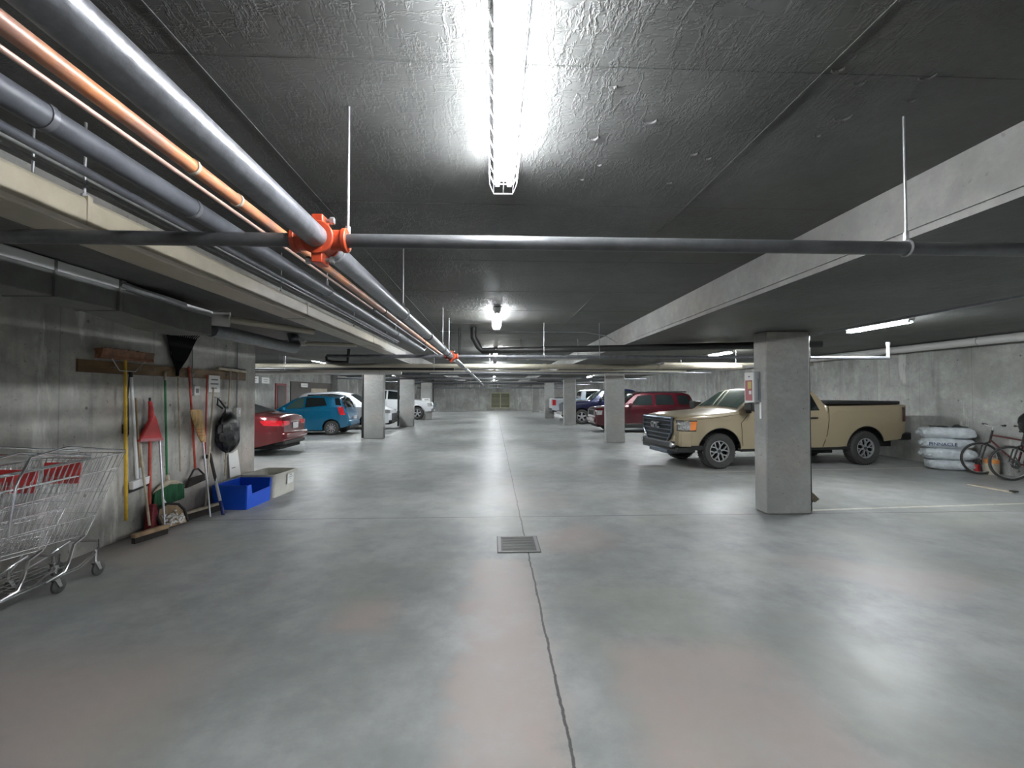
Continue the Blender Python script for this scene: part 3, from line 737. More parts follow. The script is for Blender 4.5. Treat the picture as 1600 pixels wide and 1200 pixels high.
def wheel(root, x, y, r, wd, kind, out):
    """tyre with rim facing out = -1 / +1 along y"""
    hw = wd/2
    b = MB(); b.lathe([(r*.60, -hw*.86), (r*.72, -hw), (r*.90, -hw), (r*.975, -hw*.78), (r, -hw*.5), (r, hw*.5), (r*.975, hw*.78), (r*.90, hw), (r*.72, hw), (r*.60, hw*.86), (r*.60, -hw*.86)], 44, (x, y, r), (0, 1, 0))
    if kind == 'split6':
        for k in range(44):
            a = 2*math.pi*k/44; c = Vector((x+math.cos(a)*r*.985, y, r+math.sin(a)*r*.985))
            b.obox(c, r*.05, wd*.8, r*.055, Matrix.Rotation(-a, 3, 'Y'))
    t = b.build('wheel', M['rubber'], root, world=False)
    rr = r*(.58 if kind == 'split6' else .64)
    d = MB(); d.lathe([(rr, -hw*.8), (rr*.93, -hw*.6), (rr*.9, hw*.25*0), (.001, 0)], 36, (x, y, r), (0, out, 0)); d.lathe([(rr*.98, hw*.3), (rr*.9, 0)], 36, (x, y, r), (0, out, 0))
    d.build('rim_barrel', M['under'], t, world=False)
    f = MB(); oy = y+out*hw*.72
    f.lathe([(rr*1.0, hw*.80), (rr*1.02, hw*.88), (rr*.95, hw*.90), (rr*.90, hw*.66), (rr*.93, hw*.5)], 40, (x, y, r), (0, out, 0))
    def spoke(a, w0, w1, r0, r1, a1=None):
        a1 = a if a1 is None else a1
        p = Vector((math.cos(a)*r0, 0, math.sin(a)*r0)); q = Vector((math.cos(a1)*r1, 0, math.sin(a1)*r1))
        dd = (q-p).normalized(); nn = Vector((-dd.z, 0, dd.x)); c = Vector((x, oy, r))
        P = [c+p+nn*w0, c+q+nn*w1, c+q-nn*w1, c+p-nn*w0]
        f.prism([v+Vector((0, out*.006, 0)) for v in P], (0, -out, 0), .035)
    if kind == 'split6':
        for k in range(6):
            a = k*math.pi/3+.26
            spoke(a, rr*.09, rr*.07, rr*.12, rr*.52)
            spoke(a, rr*.06, rr*.055, rr*.48, rr*.97, a+.30); spoke(a, rr*.06, rr*.055, rr*.48, rr*.97, a-.30)
    elif kind == 'ten':
        for k in range(10): spoke(k*math.pi/5, rr*.06, rr*.13, rr*.15, rr*.94)
    else:
        for k in range(5): spoke(k*math.pi*.4+.3, rr*.15, rr*.17, rr*.1, rr*.95)
    f.build('rim', M['silver'], t, world=False)
    h = MB(); h.cyl((x, oy-out*.02, r), (x, oy+out*.014, r), rr*.17, n=20); h.build('hub_cap', M['silver'] if kind != 'split6' else M['darkchrome'], t, world=False)
def wheels(bd, root, kind, wd=.23):
    for xw in bd.wx:
        for sd in (-1, 1): wheel(root, xw, sd*(bd.W/2-wd/2-.035), bd.wr, wd, kind, sd)
def lettering(name, text, size, m, root, loc, rot, depth=.004):
    cu = bpy.data.curves.new(name, 'FONT'); cu.body = text; cu.size = size; cu.extrude = depth; cu.align_x = 'CENTER'; cu.align_y = 'CENTER'
    tmp = bpy.data.objects.new(name, cu); C.objects.link(tmp)
    bpy.context.view_layer.update()
    me = bpy.data.meshes.new_from_object(tmp.evaluated_get(bpy.context.evaluated_depsgraph_get()))
    bpy.data.objects.remove(tmp); me.materials.clear(); me.materials.append(m)
    o = bpy.data.objects.new(name, me); C.objects.link(o); o.parent = root; o.location = loc; o.rotation_euler = rot
    return o
def xbox(root, name, m, *boxes, bevel=.006):
    for a in boxes: o = MB().box(*a).build(name, m, root, world=False, bevel=bevel)
    return o

# --- tan pickup (nose towards the aisle)
tr = thing('pickup_truck', 'sand-tan crew-cab pickup parked nose out beside the near right column', 'pickup truck', (3.87, 10.55, 0), R(6.6))
Lt, Wt = 5.72, 1.9
T = Body(dict(L=Lt, W=Wt, wr=.39, gap=.115, wheels=(.97, 4.65), tum=.17, fil=.07,
    top=[(0, 1.10), (.05, 1.17), (.35, 1.225), (1.36, 1.30), (1.40, 1.31), (2.06, 1.765), (2.45, 1.80), (3.25, 1.78), (3.40, 1.75), (3.63, 1.43), (3.66, 1.405), (5.66, 1.44), (5.72, 1.40)],
    belt=[(0, .98), (.3, 1.08), (1.4, 1.17), (3.6, 1.20), (3.66, 1.36), (5.72, 1.38)],
    plan=[(0, .80), (.06, .87), (.16, .935), (.34, .98), (.6, 1), (5.5, 1), (5.66, .985), (5.72, .97)],
    sill=[(0, .52), (.5, .50), (.75, .46), (1.4, .42), (3.9, .42), (4.2, .44), (5.1, .54), (5.72, .60)])).build(tr, M['tan'])
T.screen(tr, 'windscreen', 1.47, 2.02, .07, .05, M['glassg'])
T.screen(tr, 'rear_window', 3.44, 3.60, .12, .16, M['glass'])
T.side(tr, 'front_side_window', [(1.78, 1.245), (2.52, 1.25)], [(2.12, 1.62), (2.15, 1.66), (2.52, 1.70)], M['glass'])
T.side(tr, 'rear_side_window', [(2.60, 1.25), (3.44, 1.27)], [(2.60, 1.70), (3.22, 1.69), (3.30, 1.66)], M['glass'])
T.slot(tr, 'door_seam', [(1.52, .50), (1.46, 1.0), (1.62, 1.18)], .012, M['under'], (-1, 1))
T.slot(tr, 'door_seam', [(2.56, .45), (2.56, 1.22)], .012, M['under'], (-1, 1))
T.slot(tr, 'bed_seam', [(3.52, .44), (3.62, .75), (3.65, 1.05), (3.64, 1.35)], .016, M['under'], (-1, 1))
T.slot(tr, 'crease_line', [(3.75, 1.17), (3.9, 1.26), (5.3, 1.26)], .008, M['tan'], (-1, 1), off=.002)
T.slot(tr, 'crease_line', [(.75, 1.05), (1.3, 1.07), (2.2, .98), (3.5, .96)], .008, M['tan'], (-1, 1), off=.002)
for xw, nm in ((.97, 'front_arch_trim'), (4.65, 'rear_arch_trim')):
    for sd in (-1, 1):
        b = MB(); pts = []
        for k in range(25):
            a = math.pi*k/24; x = xw-T.Ra*math.cos(a); z = T.wr+T.Ra*math.sin(a)
            if z >= lerp(T.sill, x)-.01: pts.append((x, sd*(T.hw(x, z)-.004), z))
        b.tube(pts, .011, 6)
        b.build(nm, M['black'], tr, world=False)
for x in (2.30, 3.16):
    for sd in (-1, 1):
        b = MB(); y = sd*(T.hw(x, 1.10)+.03); b.tube([(x-.0, sd*T.hw(x, 1.1), 1.1), (x+.02, y, 1.105), (x+.17, y, 1.105), (x+.19, sd*T.hw(x, 1.1), 1.1)], .014, 8); b.build('door_handle', M['black'], tr, world=False)
for sd in (-1, 1):
    b = MB(); b.box(1.50, 1.70, sd*.97 if sd > 0 else -1.24, 1.24 if sd > 0 else -.97, 1.27, 1.46); m_ = b.build('side_mirror', M['black'], tr, world=False, bevel=.035)
    MB().box(1.60, 1.68, min(sd*.88, sd*.99), max(sd*.88, sd*.99), 1.22, 1.29).build('mirror_arm', M['black'], m_, world=False)
# front: grille, lamps, bumper
b = MB()
gz0, gz1, gw0, gw1 = .58, 1.11, .52, .68
b.prism([(-.015, -gw0+.06, gz0-.02), (-.015, gw0-.06, gz0-.02), (-.015, gw1, gz0+.22), (-.015, gw1, gz1), (-.015, -gw1, gz1), (-.015, -gw1, gz0+.22)], (1, 0, 0), .06)
gr = b.build('grille', M['under'], tr, world=False)
b = MB(); b.tube([(-.03, -gw0+.06, gz0-.02), (-.03, gw0-.06, gz0-.02), (-.03, gw1, gz0+.22), (-.03, gw1, gz1), (-.03, -gw1, gz1), (-.03, -gw1, gz0+.22)], .032, 8, closed=True)
b.build('grille_surround', M['darkchrome'], gr, world=False)
b = MB()
for k in range(5):
    z = gz0+.06+k*.098; ww = gw0+.04+(gw1-gw0-.05)*min(1, k/2.); b.box(-.045, -.01, -ww, ww, z, z+.026)
b.build('grille_bars', M['darkchrome'], gr, world=False, bevel=.006)
lt = lettering('emblem', 'GMC', .19, M['silver'], gr, (-.075, 0, .93), (R(90), 0, R(-90)), .02); lt['label'] = 'chrome letter emblem'
hz = lambda n, lo, up, m, **k: T.side(tr, n, lo, up, m, **k)
hz('headlight_surround', [(.025, .84), (.40, .83)], [(.025, 1.07), (.42, 1.07)], M['black'], off=.003)
hz('headlight', [(.035, .86), (.27, .85)], [(.035, 1.045), (.27, 1.045)], M['lens'], off=.016)
hz('indicator', [(.27, .85), (.385, .86)], [(.27, 1.045), (.41, 1.045)], M['amber'], off=.016)
xbox(tr, 'front_bumper', M['tan'], (.06, .30, -.915, -.70, .50, .82), (.06, .30, .70, .915, .50, .82), bevel=.02)
xbox(tr, 'lower_bumper', M['black'], (-.06, .20, -.74, .74, .44, .60), (.0, .42, -.86, .86, .36, .49), bevel=.025)
xbox(tr, 'skid_plate', M['darkchrome'], (-.02, .30, -.45, .45, .30, .40), bevel=.02)
for y in (-.72, .72): MB().cyl((-.08, y, .53), (.0, y, .53), .05, n=16).build('fog_lamp', M['lens'], tr, world=False)
T.side(tr, 'splash_trim', [(.05, .42), (.55, .42)], [(.05, .52), (.60, .52)], M['black'], off=.012)
T.side(tr, 'rocker_trim', [(1.42, .38), (4.12, .38)], [(1.42, .455), (4.15, .455)], M['black'], off=-.02)
xbox(tr, 'bed_cover', M['black'], (3.68, 5.64, -.86, .86, 1.40, 1.475), bevel=.02)
T.side(tr, 'tail_light', [(5.60, 1.0), (5.69, 1.0)], [(5.58, 1.33), (5.68, 1.33)], mat('smoked_tail_lens', (.06, .012, .01), .12, coat=1.), off=.012)
xbox(tr, 'rear_bumper', M['black'], (5.60, 5.90, -.90, .90, .56, .74), bevel=.03)
b = MB(); b.tube([(2.05, -.62, .30), (4.0, -.62, .30)], .04, 8); b.build('exhaust_pipe', M['under'], tr, world=False)
lt = lettering('badge', 'AT4', .055, M['darkchrome'], tr, (2.12, -.957, .72), (R(90), 0, 0), .003)
T.slot(tr, 'fender_seam', [(.42, 1.085), (.9, 1.13), (1.4, 1.19)], .008, M['under'], (-1, 1))
wheels(T, tr, 'split6', .28)

# --- generic car
def car(label, cat, name, loc, rz, P, paint, kind='five'):
    root = thing(name, label, cat, loc, R(rz)); B_ = Body(P).build(root, paint); wheels(B_, root, kind, P.get('tw', .21)); return root, B_
def seams(B_, root, xs, z0, z1):
    for x in xs: B_.slot(root, 'door_seam', [(x, z0), (x, z1)], .010, M['under'], (-1, 1))
def mirror(root, B_, x, z, m):
    for sd in (-1, 1): xbox(root, 'side_mirror', m, (x, x+.12, min(sd*(B_.half(x)-.04), sd*(B_.half(x)+.16)), max(sd*(B_.half(x)-.04), sd*(B_.half(x)+.16)), z, z+.14), bevel=.03)
# red saloon, tail towards the aisle.  local x runs nose -> tail; rotated so the tail points to +X
rd, B_ = car('metallic red saloon with its tail showing past the left wall end', 'car', 'saloon_car', (-10.25, 12.95, 0), 0, dict(L=4.72, W=1.84, wr=.33, wheels=(.92, 3.68), tum=.24, fil=.16,
    top=[(0, .62), (.06, .72), (.9, .93), (1.35, 1.0), (2.05, 1.42), (2.75, 1.46), (3.3, 1.40), (4.02, 1.13), (4.60, 1.09), (4.66, 1.02), (4.72, .86)],
    belt=[(0, .55), (.9, .84), (2, .93), (4.2, .99), (4.72, .80)],
    plan=[(0, .70), (.1, .82), (.35, .95), (.8, 1), (3.9, 1), (4.35, .955), (4.6, .86), (4.69, .78), (4.72, .72)],
    sill=[(0, .25), (.6, .2), (3.2, .2), (4.1, .25), (4.72, .40)]), M['red'])
B_.screen(rd, 'windscreen', 1.42, 2.0, .08, .06, M['glass']); B_.screen(rd, 'rear_window', 3.30, 3.98, .05, .10, mat('reflective_rear_glass', (.10, .11, .11), .04, .3, spec=1.))
B_.side(rd, 'side_windows', [(1.6, 1.0), (3.5, 1.04)], [(2.1, 1.34), (2.8, 1.39), (3.2, 1.33)], M['glass'])
B_.side(rd, 'tail_light', [(4.30, .82), (4.50, .80), (4.69, .80)], [(4.20, .93), (4.45, .95), (4.68, .93)], M['taillight'], off=.012)
xbox(rd, 'boot_lights', M['taillight'], (4.68, 4.735, -.64, -.36, .80, .92), (4.68, 4.735, .36, .64, .80, .92), bevel=.01)
xbox(rd, 'number_plate', M['plate'], (4.725, 4.742, -.16, .16, .70, .86), bevel=.002)
xbox(rd, 'rear_bumper', M['red'], (4.50, 4.80, -.70, .70, .44, .62), bevel=.05)
xbox(rd, 'lower_diffuser', M['black'], (4.45, 4.74, -.66, .66, .28, .40), bevel=.03)
xbox(rd, 'boot_trim', M['chrome'], (4.70, 4.745, -.30, .30, .88, .90), bevel=.004)
seams(B_, rd, (2.62,), .28, .98); B_.slot(rd, 'waist_trim', [(1.6, .985), (3.6, 1.03)], .014, M['chrome'], (-1, 1)); mirror(rd, B_, 1.62, .95, M['red'])
# teal hatchback, tail towards the aisle
tl, B_ = car('teal blue hatchback parked beyond the red saloon in the left bay', 'car', 'hatchback_car', (-9.55, 19.15, 0), 0, dict(L=3.78, W=1.68, wr=.29, wheels=(.68, 3.12), tum=.24, fil=.12,
    top=[(0, .70), (.06, .82), (.75, 1.02), (.95, 1.06), (1.70, 1.52), (2.3, 1.60), (3.25, 1.56), (3.42, 1.52), (3.66, 1.02), (3.72, .92), (3.78, .70)],
    belt=[(0, .62), (.7, .90), (1.2, .98), (3.0, 1.13), (3.5, 1.10), (3.78, .66)],
    plan=[(0, .68), (.1, .82), (.3, .94), (.7, 1), (3.1, 1), (3.5, .95), (3.70, .85), (3.78, .76)],
    sill=[(0, .27), (.5, .2), (2.8, .2), (3.4, .26), (3.78, .36)]), M['teal'], 'ten')
B_.screen(tl, 'windscreen', 1.02, 1.66, .07, .05, M['glass']); B_.screen(tl, 'rear_window', 3.40, 3.62, .06, .10, M['glass'])
B_.side(tl, 'front_side_window', [(1.28, 1.03), (2.02, 1.09)], [(1.75, 1.44), (2.02, 1.49)], M['glassg']); B_.side(tl, 'rear_side_window', [(2.10, 1.10), (2.95, 1.18)], [(2.10, 1.49), (2.80, 1.48)], M['glass'])
B_.side(tl, 'tail_light', [(3.46, .80), (3.66, .80)], [(3.36, 1.13), (3.55, 1.13)], M['taillight'], off=.012)
B_.side(tl, 'rear_quarter_glass', [(3.28, 1.20), (3.50, 1.18)], [(3.22, 1.46), (3.38, 1.47)], M['glass'])
xbox(tl, 'rear_bumper', M['teal'], (3.55, 3.84, -.66, .66, .36, .58), bevel=.05); xbox(tl, 'number_plate', M['plate'], (3.80, 3.85, -.15, .15, .62, .74)); xbox(tl, 'lower_trim', M['black'], (3.5, 3.80, -.62, .62, .26, .36))
seams(B_, tl, (2.06,), .28, 1.06); B_.slot(tl, 'crease_line', [(1.3, .92), (2.4, 1.0), (3.2, .98)], .010, M['teal'], (-1, 1)); mirror(tl, B_, 1.25, .98, M['teal'])
# white crossover behind the teal car, nose towards the aisle
wc, B_ = car('white crossover parked nose out between the teal hatchback and the nearest left column', 'car', 'crossover_car', (-4.75, 22.1, 0), 180, dict(L=4.6, W=1.84, wr=.35, wheels=(1.0, 3.65), tum=.24, fil=.14,
    top=[(0, .76), (.06, .90), (.5, 1.06), (1.15, 1.14), (1.95, 1.66), (2.6, 1.76), (3.9, 1.72), (4.1, 1.66), (4.5, 1.2), (4.6, .8)],
    belt=[(0, .68), (1., 1.02), (4.2, 1.16), (4.6, .76)],
    plan=[(0, .70), (.1, .84), (.35, .95), (.8, 1), (4.0, 1), (4.4, .92), (4.6, .78)],
    sill=[(0, .30), (.6, .24), (4.0, .24), (4.6, .36)]), M['carwhite'])
B_.screen(wc, 'windscreen', 1.22, 1.92, .07, .05, M['glass']); B_.side(wc, 'side_windows', [(1.65, 1.13), (4.0, 1.22)], [(2.1, 1.56), (2.7, 1.64), (3.8, 1.60)], M['glass'])
B_.side(wc, 'headlight', [(.04, .72), (.45, .80)], [(.05, .88), (.55, .96)], M['lens'], off=.012)
xbox(wc, 'grille', M['black'], (-.02, .05, -.55, .55, .42, .72)); xbox(wc, 'lower_bumper', M['black'], (-.05, .3, -.74, .74, .28, .42), bevel=.03); mirror(wc, B_, 1.55, 1.08, M['carwhite'])
# full-size white pickup further on, nose towards the aisle
def bigpickup(label, loc, rz, paint, kind='five', rear_glass=True):
    rt_, B_ = car(label, 'pickup truck', 'pickup_truck', loc, rz, dict(L=5.9, W=2.0, wr=.40, wheels=(.98, 4.72), tum=.2, fil=.09, gap=.09, tw=.27,
        top=[(0, 1.08), (.06, 1.16), (.5, 1.25), (1.5, 1.32), (2.15, 1.85), (2.6, 1.93), (3.7, 1.92), (3.95, 1.86), (4.05, 1.42), (4.08, 1.38), (5.84, 1.38), (5.9, 1.32)],
        belt=[(0, .98), (.5, 1.1), (1.5, 1.2), (4.0, 1.25), (4.08, 1.33), (5.9, 1.30)],
        plan=[(0, .84), (.1, .92), (.35, .98), (.7, 1), (5.6, 1), (5.9, .96)],
        sill=[(0, .55), (.6, .50), (5.2, .50), (5.9, .60)]), paint, kind)
    B_.screen(rt_, 'windscreen', 1.58, 2.1, .08, .06, M['glassg'])
    B_.screen(rt_, 'rear_window', 3.965, 4.035, .12, .12, M['glass'])
    B_.side(rt_, 'front_side_window', [(1.95, 1.28), (2.85, 1.30)], [(2.28, 1.76), (2.85, 1.83)], M['glass']); B_.side(rt_, 'rear_side_window', [(2.95, 1.30), (3.75, 1.32)], [(2.95, 1.83), (3.68, 1.80)], M['glass'])
    B_.side(rt_, 'headlight', [(.03, .84), (.32, .84)], [(.03, 1.06), (.36, 1.06)], M['lens'], off=.014)
    xbox(rt_, 'grille', M['darkchrome'], (-.03, .04, -.62, .62, .72, 1.08)); xbox(rt_, 'front_bumper', M['chrome'], (-.14, .12, -.90, .90, .48, .70), bevel=.04)
    B_.side(rt_, 'tail_light', [(5.66, .90), (5.88, .90)], [(5.66, 1.26), (5.88, 1.26)], M['taillight'], off=.016)
    xbox(rt_, 'rear_lights', M['taillight'], (5.88, 5.92, -.94, -.80, .90, 1.26), (5.88, 5.92, .80, .94, .90, 1.26)); xbox(rt_, 'rear_bumper', M['chrome'], (5.88, 6.08, -.90, .90, .52, .72), bevel=.03)
    xbox(rt_, 'bed_floor', M['under'], (4.2, 5.7, -.8, .8, 1.30, 1.39)) ; mirror(rt_, B_, 1.95, 1.28, M['black'])
    seams(B_, rt_, (2.9, 4.04), .56, 1.22)
    return rt_, B_
bigpickup('white pickup parked nose out in the left bay behind the middle left column', (-3.85, 30.1, 0), 180, M['carwhite'])
bigpickup('white pickup with a red tail light in the right bay behind the third column', (9.65, 29.9, 0), 180, M['carwhite'])
nv, _ = bigpickup('navy blue pickup parked nose out between the third right column and the maroon SUV', (3.8, 25.4, 0), 0, M['navy'])
xbox(nv, 'bed_cover', M['carwhite'], (4.12, 5.82, -.88, .88, 1.37, 1.42)).__setitem__('label', 'pale bed cover')
# maroon SUV, nose towards the aisle
mr, B_ = car('maroon boxy SUV parked nose out behind the tan pickup bonnet', 'car', 'sport_utility_vehicle', (4.3, 19.85, 0), 0, dict(L=4.42, W=1.80, wr=.34, wheels=(.85, 3.48), tum=.2, fil=.10,
    top=[(0, 1.0), (.05, 1.08), (1.05, 1.18), (1.15, 1.20), (1.72, 1.66), (2.1, 1.74), (3.9, 1.72), (4.08, 1.66), (4.34, 1.12), (4.42, .86)],
    belt=[(0, .92), (1.1, 1.08), (4.1, 1.12), (4.42, .80)],
    plan=[(0, .84), (.08, .91), (.3, .98), (.7, 1), (4.0, 1), (4.3, .95), (4.42, .88)],
    sill=[(0, .36), (.5, .26), (3.9, .26), (4.42, .40)]), M['maroon'])
B_.screen(mr, 'windscreen', 1.22, 1.68, .07, .05, M['glass'])
B_.side(mr, 'front_side_window', [(1.50, 1.16), (2.42, 1.17)], [(1.82, 1.54), (2.42, 1.60)], M['glass']); B_.side(mr, 'rear_side_window', [(2.58, 1.17), (3.38, 1.18)], [(2.58, 1.60), (3.28, 1.59)], M['glass']); B_.side(mr, 'rear_quarter_glass', [(3.56, 1.19), (4.12, 1.20)], [(3.50, 1.58), (3.95, 1.57)], M['glass'])
B_.side(mr, 'headlight', [(.03, .76), (.26, .76)], [(.03, .94), (.28, .94)], M['lens'], off=.012)
xbox(mr, 'grille', M['chrome'], (-.02, .03, -.56, .56, .70, .98)); xbox(mr, 'grille_slot', M['under'], *[(-.026, .0, -.49+k*.15, -.41+k*.15, .74, .94) for k in range(7)], bevel=0); xbox(mr, 'front_bumper', M['maroon'], (-.06, .2, -.76, .76, .42, .64), bevel=.05)
xbox(mr, 'roof_rails', M['black'], (1.95, 3.95, -.70, -.66, 1.70, 1.75), (1.95, 3.95, .66, .70, 1.70, 1.75), bevel=.01)
xbox(mr, 'lower_trim', M['black'], (1.25, 3.1, -.885, -.86, .24, .38), (1.25, 3.1, .86, .885, .24, .38)); seams(B_, mr, (1.45, 2.50, 3.42), .38, 1.14); mirror(mr, B_, 1.42, 1.12, M['maroon'])
B_.slot(mr, 'waist_line', [(1.2, 1.09), (4.1, 1.12)], .014, M['maroon'], (-1, 1))
for x in (2.12, 3.12): B_.slot(mr, 'door_handle', [(x, 1.02), (x+.2, 1.02)], .03, M['maroon'], (-1, 1), off=.02)
# small light blue car glimpsed beyond the navy pickup
lb, B_ = car('light blue car glimpsed over the bonnet of the navy pickup', 'car', 'compact_car', (4.5, 27.7, 0), 0, dict(L=4.1, W=1.72, wr=.31, wheels=(.8, 3.35), tum=.24, fil=.12,
    top=[(0, .80), (.06, .92), (.9, 1.14), (1.5, 1.52), (2.2, 1.64), (3.4, 1.58), (3.9, 1.1), (4.1, .8)],
    belt=[(0, .7), (1, 1.0), (3.9, 1.05), (4.1, .7)], plan=[(0, .72), (.3, .95), (.7, 1), (3.7, 1), (4.1, .8)], sill=[(0, .28), (.5, .2), (3.6, .2), (4.1, .3)]), M['cyan'])
B_.screen(lb, 'windscreen', .98, 1.48, .07, .05, M['glass']); B_.side(lb, 'side_windows', [(1.25, 1.08), (3.5, 1.12)], [(1.65, 1.46), (2.4, 1.53), (3.3, 1.48)], M['glass'])

# ------------------------------------------------------------ things on and before the left wall
XW = -4.2
rl = thing('tool_rail', 'ochre-brown wooden rail fixed along the left wall, carrying the tools', 'rail', (XW, 6.3, 1.9))
MB().box(XW, XW+.022, 4.75, 7.86, 1.87, 2.0).build('board', M['rail'], rl)
for y in (5.1, 5.45, 5.68, 5.96, 6.22, 6.42, 6.8, 6.98, 7.26):
    MB().tube([(XW+.02, y+.03, 1.94), (XW+.075, y+.03, 1.93), (XW+.085, y+.03, 1.95)], .004, 6).build('hook', M['steel'], rl)
def tool(name, label, cat, p, group=None): return thing(name, label, cat, p, group=group)
def stick(o, p, q, r, m, name='handle', r2=None): MB().cyl(p, q, r, r2, n=12).build(name, m, o)
def head_block(o, c, ly, lz, lx, m, name='head', tilt=0., yaw_=0.):
    mt = Matrix.Rotation(yaw_, 3, 'Z') @ Matrix.Rotation(tilt, 3, 'X'); MB().obox(c, lx, ly, lz, mt).build(name, m, o, bevel=.008)
# 1 yellow-handled push broom hung head up
o = tool('push_broom', 'push broom hung head up on a yellow handle, dark brown head at the rail', 'broom', (XW+.1, 5.28, .22))
stick(o, (XW+.06, 5.34, .22), (XW+.09, 5.25, 2.02), .017, M['yellow'])
head_block(o, (XW+.10, 5.25, 2.045), .74, .05, .07, M['wooddk'])
b = MB()
rr = random.Random(3)
rows = []
for k in range(61):
    y = 4.89+.72*k/60; rows.append([(XW+.075, y, 2.06), (XW+.05, y, 2.125+rr.uniform(-.008, .008)), (XW+.15, y, 2.13+rr.uniform(-.008, .008)), (XW+.135, y, 2.06)])
b.grid(rows, closed=True); b.add(rows[0], [(0, 1, 2, 3)]); b.add(rows[-1], [(0, 1, 2, 3)])
b.build('bristles', M['wooddk'], o)
MB().tube([(XW+.13, 5.02, 2.03), (XW+.12, 5.14, 1.90), (XW+.115, 5.36, 1.90), (XW+.13, 5.49, 2.03)], .005, 6).build('brace', M['alu'], o)
# 2 white pole with cord
o = tool('mop_pole', 'plain white pole standing right of the yellow handle', 'pole', (XW+.06, 5.47, .66))
stick(o, (XW+.06, 5.49, .66), (XW+.04, 5.40, 1.85), .016, M['whiteh']); MB().cyl((XW+.04, 5.40, 1.84), (XW+.04, 5.396, 1.90), .019, n=12).build('grip', M['black'], o)
o = tool('hanging_cord', 'black cord looping down between the yellow handle and the white pole', 'cord', (XW+.02, 5.38, 1.0))
MB().tube([(XW+.03, 5.39, 1.86), (XW+.02, 5.37, 1.5), (XW+.02, 5.33, 1.25), (XW+.03, 5.36, 1.12), (XW+.03, 5.39, 1.2), (XW+.02, 5.385, 1.6)], .007, 6).build('cord_loop', M['black'], o)
MB().box(XW+.01, XW+.03, 5.325, 5.365, 1.2, 1.3).build('plug', M['black'], o)
# 3 white scrubbing head on thin wood handle
o = tool('floor_squeegee', 'thin brown handle ending in a small white squeegee head above the wall foot', 'squeegee', (XW+.06, 5.53, .55))
stick(o, (XW+.05, 5.55, .72), (XW+.03, 5.49, 1.60), .011, M['wood']); stick(o, (XW+.055, 5.555, .62), (XW+.05, 5.55, .78), .018, M['whiteh'], 'socket')
head_block(o, (XW+.07, 5.52, .61), .27, .09, .05, M['whiteh'], tilt=.1); head_block(o, (XW+.065, 5.51, .545), .29, .03, .012, M['black'], 'rubber_strip', tilt=.1)
# 4a red dustpan hung up
o = tool('dustpan', 'red plastic dustpan hung high with its open edge downwards', 'dustpan', (XW+.06, 5.69, 1.06))
b = MB(); b.prism([(XW+.03, 5.50, 1.09), (XW+.03, 5.88, 1.07), (XW+.05, 5.75, 1.33), (XW+.05, 5.71, 1.40), (XW+.05, 5.655, 1.40), (XW+.05, 5.64, 1.33)], (1, 0, 0), .045)
b.build('pan', M['redpl'], o, bevel=.012)
MB().tube([(XW+.07, 5.68, 1.36), (XW+.07, 5.672, 1.48), (XW+.06, 5.668, 1.56)], .026, 12, rs=[.034, .026, .02]).build('handle', M['redpl'], o)
MB().cyl((XW+.06, 5.668, 1.55), (XW+.06, 5.666, 1.60), .013, n=10).build('hanging_loop', M['black'], o)
MB().prism([(XW+.078, 5.50, 1.085), (XW+.078, 5.88, 1.065), (XW+.078, 5.87, 1.10), (XW+.078, 5.51, 1.12)], (1, 0, 0), .004).build('worn_edge', M['mauve'], o)
# 4b red pole with dark red brush
o = tool('deck_brush', 'red pole below the red dustpan with a dark red brush on the floor', 'brush', (XW+.12, 5.62, 0))
stick(o, (XW+.11, 5.62, .28), (XW+.05, 5.69, 1.15), .017, M['redh'])
b = MB(); b.prism([(XW+.08, 5.56, 0.0), (XW+.08, 5.72, 0.0), (XW+.08, 5.66, .33), (XW+.08, 5.60, .33)], (1, 0, 0), .09); b.build('brush_head', M['darkred'], o, bevel=.01)
# 4c push broom on the floor with silver handle, plus wooden handle
o = tool('push_broom', 'wooden block broom standing on the floor with a thin silver handle', 'broom', (-3.9, 5.4, 0))
mtx = Matrix.Rotation(-.26, 3, 'Z')
MB().obox((-3.90, 5.38, .085), .065, .40, .05, mtx).build('head', M['wood'], o, bevel=.012)
MB().obox((-3.90, 5.38, .032), .05, .38, .064, mtx).build('bristles', M['bristle'], o)
stick(o, (-3.86, 5.545, .10), (XW+.07, 5.82, 1.07), .011, M['alu'])
o = tool('wooden_handle', 'pale wooden stick leaning from the block broom up to the red dustpan', 'stick', (XW+.13, 5.47, .11))
stick(o, (-3.97, 5.46, .125), (XW+.03, 5.56, 1.06), .013, M['palewood'])
# 5 green broom
o = tool('broom', 'angle broom on a green handle with pale head and green bristles', 'broom', (XW+.06, 6.0, .3))
stick(o, (XW+.05, 5.99, .56), (XW+.04, 5.94, 1.90), .013, M['green']); stick(o, (XW+.04, 5.94, 1.82), (XW+.04, 5.937, 1.93), .015, M['palewood'], 'handle_tip')
b = MB(); b.tube([(XW+.07, 5.74, .435), (XW+.07, 5.86, .49), (XW+.07, 5.98, .52), (XW+.07, 6.12, .49), (XW+.07, 6.23, .455)], .03, 10, rs=[.016, .032, .036, .032, .016])
b.cyl((XW+.06, 5.99, .52), (XW+.055, 5.99, .62), .026, .018, n=12); b.build('head', M['palewood'], o)
b = MB()
for k in range(70):
    t = k/69; y = 5.74+.50*t; zt = .45+.05*math.sin(t*3.14); z1 = .24+.02*t
    for q in range(2): b.cyl((XW+.05+.04*q, y, zt), (XW+.03+.07*q, y-.05+.05*t, z1+rr.uniform(0, .015)), .008, .006, n=5)
b.build('bristles', M['gbrist'], o)
